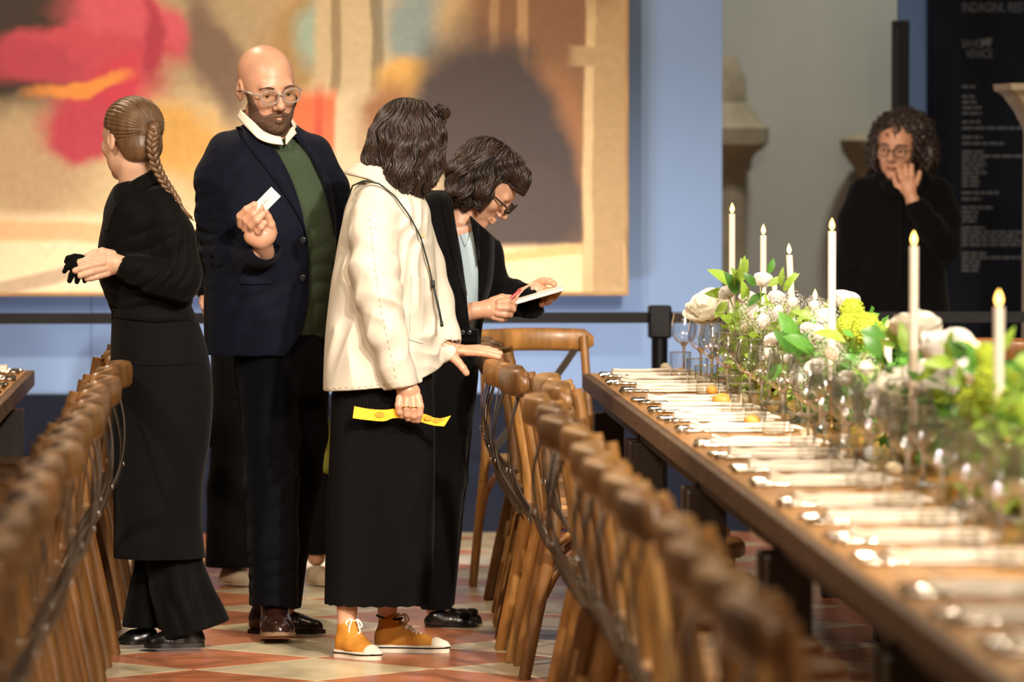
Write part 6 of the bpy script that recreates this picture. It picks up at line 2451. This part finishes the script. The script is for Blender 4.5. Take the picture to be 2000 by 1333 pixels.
T.place('lapel', v, fc, 'black_wool', jk, angle=50)
v, fc = drape([jb, tb], [(924, 446), (931, 480), (936, 530), (937, 575)], [(944, 452), (956, 476), (950, 530), (941, 576)], 16, 5, 3, 2.5, 2)
T.place('lapel', v, fc, 'black_wool', jk, angle=50)
for bx in (889, 904, 917):
    button(T, [jb], bx, 645, 4.5, 'black_leather', jk)
# trousers
f = Field(800, 960, 670, 1206, -110, 110, 3.0)
f.stack([(680, 886, 50, 0, 78), (740, 884, 50, 0, 78), (790, 880, 48, 0, 74)])
f.chain([(880, 760, -34, 44), (868, 940, -36, 38), (852, 1180, -36, 32)], 10)
f.chain([(886, 760, 34, 44), (876, 940, 38, 37), (856, 1180, 40, 32)], 10)
f.ripple((880, 900, -60), (50, 160, 50), (1, .15, 0), 40, 2.4, .4, 6)
f.cut(lambda X, Y, Z: Y - 1190, 2)
T.field('trousers', f, 'black_wool')
for hl, te, d0 in (((836, -36), (930, -46), 0), ((852, 40), (940, 34), 0)):
    sh, P, bv, L = leather_shoe(T, hl, te, 1224, 21, 'black_leather', 'black_leather', sole_h=3, high=.62, name='flat_shoe', open_top=True)
    f = Field(P(.8)[0] - 34, P(.8)[0] + 34, 1175, 1224, P(.8)[2] - 34, P(.8)[2] + 34, 1.8)
    c = P(.74, 0, .24 * L)
    for s_ in (-1, 1):
        f.ell((c[0] + 4, c[1] - 2, c[2] + 12 * s_), (13, 6, 12), 3)
    f.ell(c, (6, 7, 6), 2)
    v, q = f.mesh(1)
    T.place('bow', v, q, 'black_wool', sh)
# hair: wavy bob
f = Field(855, 1060, 262, 425, -95, 90, 2.0)
A = hd.axes()
f.ell(hd.px((0, .032, .036)), [.098 * hd.k, .106 * hd.k, .098 * hd.k], 6, A)
f.chain([(905, 340, -44, 34), (900, 370, -46, 26), (912, 394, -44, 14)], 12)
f.chain([(905, 340, 40, 34), (900, 370, 42, 26), (908, 392, 40, 14)], 12)
f.chain([(950, 345, -58, 24), (945, 375, -58, 17), (938, 398, -54, 10)], 12)
f.chain([(995, 325, -42, 28), (1014, 348, -40, 20), (1018, 368, -40, 11)], 12)
f.chain([(995, 325, 30, 28), (1012, 348, 32, 19), (1014, 366, 32, 10)], 12)
f.cut(lambda X, Y, Z: (lambda l: -(np.maximum(np.maximum(np.abs(l[0]) - .072, l[1] + .030), l[2] - .052)) * hd.k)(lcl(hd, X, Y, Z)), 6)
f.ripple((950, 330, -60), (110, 80, 60), (.6, 1, .2), 24, 2.4, .3, 10)
hair_vf = f.mesh(1)
hr, hb = T.field('hair', f, 'hair_under', relax=1)
hv = np.asarray(hair_vf[0])
paths = strands(hb, hv, 8, 1500, tuple(hd.px((0, .05, .13))), 8, 8.0, .6, .35, 1.5, (-.3, 3.0), None, 4.0, (950, 345, 0), 52.0)
surface_locks(T, 'hair_strands', paths, 'hair_dark', hr, 4)
# necklace
pts = []
for p in resample([(893, 446, 0), (904, 470, 0), (908, 482, 0), (913, 470, 0), (918, 448, 0)], 20):
    h = tb.ray_cast(Vector((p.x, p.y, -700)), Vector((0, 0, 1)))[0]
    if h:
        pts.append(h - Vector((0, 0, .8)))
if len(pts) > 3:
    v, fc = tubes([(pts, .6)], 5)
    T.place('necklace', v, fc, 'silver')
# tablet and pen
M = Matrix.Translation((1050, 575, -62)) @ Matrix.Rotation(math.radians(-16), 4, 'Z') @ Matrix.Rotation(math.radians(2), 4, 'X')
mb = MB().bbox((-52, -3.6, -46), (52, 3.6, 62), 3.0)
v = [tuple(M @ Vector(p)) for p in mb.v]
T.top('tablet', v, mb.f, 'paper_white', 'white tablet held by the woman in the black blazer', 'tablet', 40)
mb = MB().tube([(988, 588, -118), (1012, 567, -112)], 3.2, 8)
mb.tube([(1012, 567, -112), (1017, 562.5, -110.7)], [3.2, 2.0], 8)
T.top('pen', mb.v, mb.f, 'red_plastic', 'red pen in the hand of the woman with the tablet', 'pen', 40)

# ------------------------------------------------------------------ curly-haired woman in the background
Bw = Fig(1757, 516, 'curly-haired woman in black hooded coat with her hand at her cheek')
hd = Head((1752, 289), 520, -14, 6, 4, d=0)
hf = hd.build(1.7, False, neck=(1757, 362, 10, 30))
headvf = hf.mesh(1)
HD = -66
fing = [[(1764, 359, HD, 6.5), (1758, 347, HD - 3, 5.8), (1755, 337, HD - 3, 5.4), (1754, 330, HD, 4.8)], [(1771, 356, HD - 2, 6.5), (1768, 343, HD - 5, 5.8), (1766, 333, HD - 4, 5.4), (1766, 325, HD, 4.8)],
        [(1779, 355, HD, 6.5), (1779, 342, HD - 3, 5.8), (1778, 332, HD - 2, 5.4), (1778, 324, HD + 2, 4.8)], [(1787, 359, HD + 4, 6), (1791, 349, HD + 3, 5.2), (1793, 342, HD + 4, 4.8), (1794, 337, HD + 6, 4.2)],
        [(1760, 371, HD + 4, 7), (1750, 361, HD + 6, 6), (1746, 352, HD + 10, 5.2), (1745, 345, HD + 12, 4.6)]]
handvf = hand((1735, 1815, 300, 430, HD - 40, HD + 50), fing, [((1773, 367, HD), (15, 16, 10)), ((1773, 373, HD), (1781, 393, HD), 12, 12.5), ((1781, 393, HD), (1790, 411, HD + 2), 12.5, 13)], 1.3)
corevf = core([[(1757, 350, 10, 30), (1757, 400, 8, 45)], [(1684, 390, 5, 20), (1660, 500, 5, 18), (1655, 610, -10, 14), (1655, 645, -16, 12)], [(1832, 390, 0, 20), (1842, 485, -30, 18), (1785, 395, HD, 12)],
               [(1730, 680, 0, 38), (1728, 860, 0, 26), (1726, 1060, 0, 18)], [(1784, 680, 0, 38), (1786, 860, 0, 26), (1788, 1060, 0, 18)]], (1630, 1870, 330, 1074, -110, 80), 4.5,
              [[(380, 1757, 60, 5, 40), (520, 1757, 70, 5, 46), (700, 1757, 72, 5, 50)]])
v, q = merge(headvf, handvf, corevf)
Bw.place('body', v, q, 'skin_warm')
eyes(Bw, hd, -.002)
brows(Bw, hd, 'hair_curly', .003)
lv, lf = tubes([([hd.px(p) for p in ((-.02, -.0875, -.067), (-.008, -.098, -.067), (.008, -.098, -.067), (.02, -.0875, -.067))], [.0015 * hd.k, .0045 * hd.k, .0045 * hd.k, .0015 * hd.k])], 8)
Bw.place('lips', lv, lf, 'lip')
spectacles(Bw, hd, 'dark_frame', .0245, .0185, .0017, -.107, True, -.003, .05)
f = Field(1615, 1895, 322, 870, -120, 100, 3.4)
f.stack([(338, 1757, 46, 12, 38), (356, 1757, 76, 8, 48), (380, 1757, 90, 6, 54), (440, 1757, 92, 4, 60), (520, 1757, 90, 4, 62), (600, 1757, 96, 4, 64), (700, 1757, 104, 4, 70), (850, 1757, 108, 4, 76)])
f.chain([(1686, 378, 6, 32), (1668, 430, 6, 33), (1658, 520, 0, 30), (1655, 622, -12, 25)], 10)
f.chain([(1828, 378, 2, 32), (1842, 430, -6, 34), (1843, 482, -26, 33)], 10)
f.chain([(1843, 484, -28, 32), (1818, 448, -52, 27), (1794, 410, HD + 2, 21), (1787, 398, HD + 1, 19)], 8)
f.cap((1785, 392, HD), (1776, 372, HD), 15, 17, 2, 1.0, True)
for (c, rr, dr, wl, am, ph) in [((1825, 450, -60), (40, 40, 40), (.6, 1, 0), 20, 2.6, .4), ((1660, 500, -20), (30, 70, 40), (.3, 1, 0), 30, 2.2, .4), ((1757, 560, -60), (80, 90, 40), (1, .2, 0), 44, 2.4, .4)]:
    f.ripple(c, rr, dr, wl, am, ph, 7)
X, Y, Z = f.grid()
f.D = np.maximum(f.D, -np.maximum((np.sqrt(((X - 1757) / 34) ** 2 + ((Z - 8) / 34) ** 2) - 1) * 32, Y - 352).astype(np.float32))
ct, cb = Bw.field('coat', f, 'black_wool')
f = Field(1680, 1850, 315, 400, -80, 100, 2.4)
f.chain([(1716, 352, -14, 13), (1736, 366, -44, 13), (1757, 372, -54, 12), (1780, 364, -44, 13), (1800, 350, -12, 15), (1806, 344, 26, 19), (1780, 346, 58, 22), (1735, 346, 58, 22), (1708, 348, 26, 18), (1716, 352, -14, 13)], 8)
Bw.field('hood', f, 'black_wool', ct)
v, fc = drape(cb, [(1754, 372), (1753, 500), (1752, 690)], [(1760, 372), (1759, 500), (1758, 690)], 30, 3, 1, 1.5, 0)
Bw.place('zip', v, fc, 'black_cotton', ct)
f = Field(1670, 1850, 640, 1074, -70, 70, 3.4)
f.chain([(1730, 680, 0, 44), (1728, 860, 0, 36), (1726, 1062, 0, 30)], 8)
f.chain([(1784, 680, 0, 44), (1786, 860, 0, 36), (1788, 1062, 0, 30)], 8)
Bw.field('trousers', f, 'black_cotton')
for x in (1724, 1790):
    leather_shoe(Bw, (x, 26), (x, -76), 1075, 21, 'black_leather', 'black_leather', sole_h=4, high=.9)
f = Field(1670, 1850, 195, 370, -75, 90, 2.2)
A = hd.axes()
f.ell((1762, 268, 14), (62, 56, 56), 6)
f.ell((1714, 300, 6), (22, 34, 32), 10)
f.ell((1808, 302, 10), (24, 36, 34), 10)
f.ell((1760, 310, 40), (56, 40, 30), 14)
f.cut(lambda X, Y, Z: (lambda l: -(np.maximum(np.maximum(np.abs(l[0]) - .066, l[1] + .028), l[2] - .062)) * hd.k)(lcl(hd, X, Y, Z)), 6)
f.wobble(2.5, 17, .4)
hr, hb = Bw.field('hair', f, 'hair_curly', relax=1)
r = random.Random(12)
paths = []
while len(paths) < 420:
    d = Vector((r.gauss(0, 1), r.gauss(0, 1), r.gauss(-.2, 1))).normalized()
    h = hb.ray_cast(Vector((1762, 285, 14)) + d * 120, -d)
    if h[0] is None:
        continue
    p = h[0]
    l_ = np.array(lcl(hd, np.float32(p.x), np.float32(p.y), np.float32(p.z)))
    if l_[1] < -.045 and abs(l_[0]) < .058 and l_[2] < .052:
        continue
    up = Vector((0, 1, 0))
    t = (up - d * up.dot(d))
    t = (t.normalized() if t.length > .1 else Vector((1, 0, 0)))
    b = d.cross(t)
    L = r.uniform(16, 30)
    R0 = r.uniform(2.2, 4.6)
    sp = r.uniform(5, 9)
    p0 = r.uniform(0, 6)
    pts = [p + t * (L * (i / 15 - .35)) + (d * math.cos(p0 + i / 15 * sp) + b * math.sin(p0 + i / 15 * sp)) * R0 + d * 1.0 for i in range(16)]
    paths.append((pts, [1.9 * math.sin(math.pi * (.12 + .8 * i / 15)) for i in range(16)]))
surface_locks(Bw, 'curls', paths, 'hair_curly', hr, 5)

# ------------------------------------------------------------------ person half hidden behind the bald man
H = Fig(505, 560, 'person in dark coat mostly hidden behind the bald man, beige shoes showing')
hd = Head((520, 310), 540, 160, 0, 0, d=0)
hf = hd.build(2.6, False, neck=(512, 400, 5, 32))
headvf = hf.mesh(1)
handvf = hand((365, 440, 530, 640, -60, 40), [[(402, 590, -14, 6), (400, 604, -20, 5.4), (404, 614, -24, 5)], [(408, 592, -10, 6), (408, 608, -16, 5.4), (410, 618, -20, 5)], [(414, 592, -4, 6), (416, 606, -10, 5.4), (418, 614, -14, 5)],
                                           [(418, 590, 2, 5.4), (421, 602, -4, 5), (423, 608, -8, 4.6)], [(398, 580, -18, 6.4), (395, 590, -26, 5.6), (398, 600, -30, 5)]], [((406, 576, -8), (14, 16, 10)), ((402, 545, 0), (405, 572, -6), 12, 13)], 1.8)
corevf = core([[(512, 390, 5, 32), (508, 440, 5, 46)], [(420, 440, 5, 22), (395, 500, 0, 19), (402, 555, -4, 13)], [(596, 440, 5, 22), (612, 560, 5, 18), (600, 660, -20, 14)], [(480, 720, 0, 40), (470, 940, 0, 26), (466, 1110, 0, 18)], [(545, 720, 0, 40), (600, 940, 0, 26), (618, 1090, 0, 18)]],
              (370, 650, 380, 1140, -60, 60), 5.0, [[(430, 508, 60, 4, 40), (560, 508, 66, 4, 46), (740, 510, 70, 4, 50)]])
v, q = merge(headvf, handvf, corevf)
H.place('body', v, q, 'skin_fair')
f = Field(360, 660, 390, 790, -110, 110, 3.6)
f.stack([(408, 510, 44, 6, 38), (428, 508, 74, 4, 50), (470, 506, 90, 4, 60), (560, 506, 92, 2, 62), (680, 508, 96, 2, 66), (780, 512, 100, 2, 68)])
f.chain([(424, 436, 4, 34), (402, 480, 0, 30), (396, 520, -2, 27), (402, 560, -6, 24)], 8)
f.chain([(592, 436, 4, 34), (612, 540, 2, 30), (602, 660, -20, 24)], 8)
f.ripple((390, 500, -10), (30, 50, 50), (.2, 1, 0), 18, 2.6, .3, 5)
H.field('coat', f, 'black_cotton')
f = Field(380, 690, 740, 1130, -100, 100, 3.4)
f.stack([(750, 512, 98, 2, 66), (820, 520, 116, 2, 66), (870, 524, 124, 2, 64)], p=2.0)
f.chain([(478, 800, 0, 60), (462, 960, 0, 56), (452, 1106, 0, 52)], 12)
f.chain([(580, 800, 0, 64), (606, 900, 0, 48), (616, 1000, 0, 36), (620, 1078, 0, 26)], 12)
f.ripple((620, 900, -30), (50, 110, 60), (1, .3, 0), 30, 3.6, .3, 6)
f.cut(lambda X, Y, Z: np.where(X < 536, Y - 1108, Y - 1084), 2)
wt, wb = H.field('wide_trousers', f, 'black_cotton')
v, fc = drape(wb, [(606, 800), (622, 850), (630, 920)], [(640, 806), (654, 860), (650, 930)], 16, 6, 3, 2, 4)
H.place('shawl_end', v, fc, 'olive_shawl')
leather_shoe(H, (440, 14), (490, -46), 1141, 21, 'beige_suede', 'beige_suede', sole_h=4, high=.8)
leather_shoe(H, (612, 10), (650, -62), 1141, 21, 'beige_suede', 'beige_suede', sole_h=4, high=.8)
f = Field(455, 590, 235, 420, -80, 80, 3.0)
f.ell((520, 296, 6), (50, 54, 58), 6)
f.chain([(500, 320, 20, 40), (500, 380, 26, 26)], 12)
H.field('hair', f, 'hair_dark')
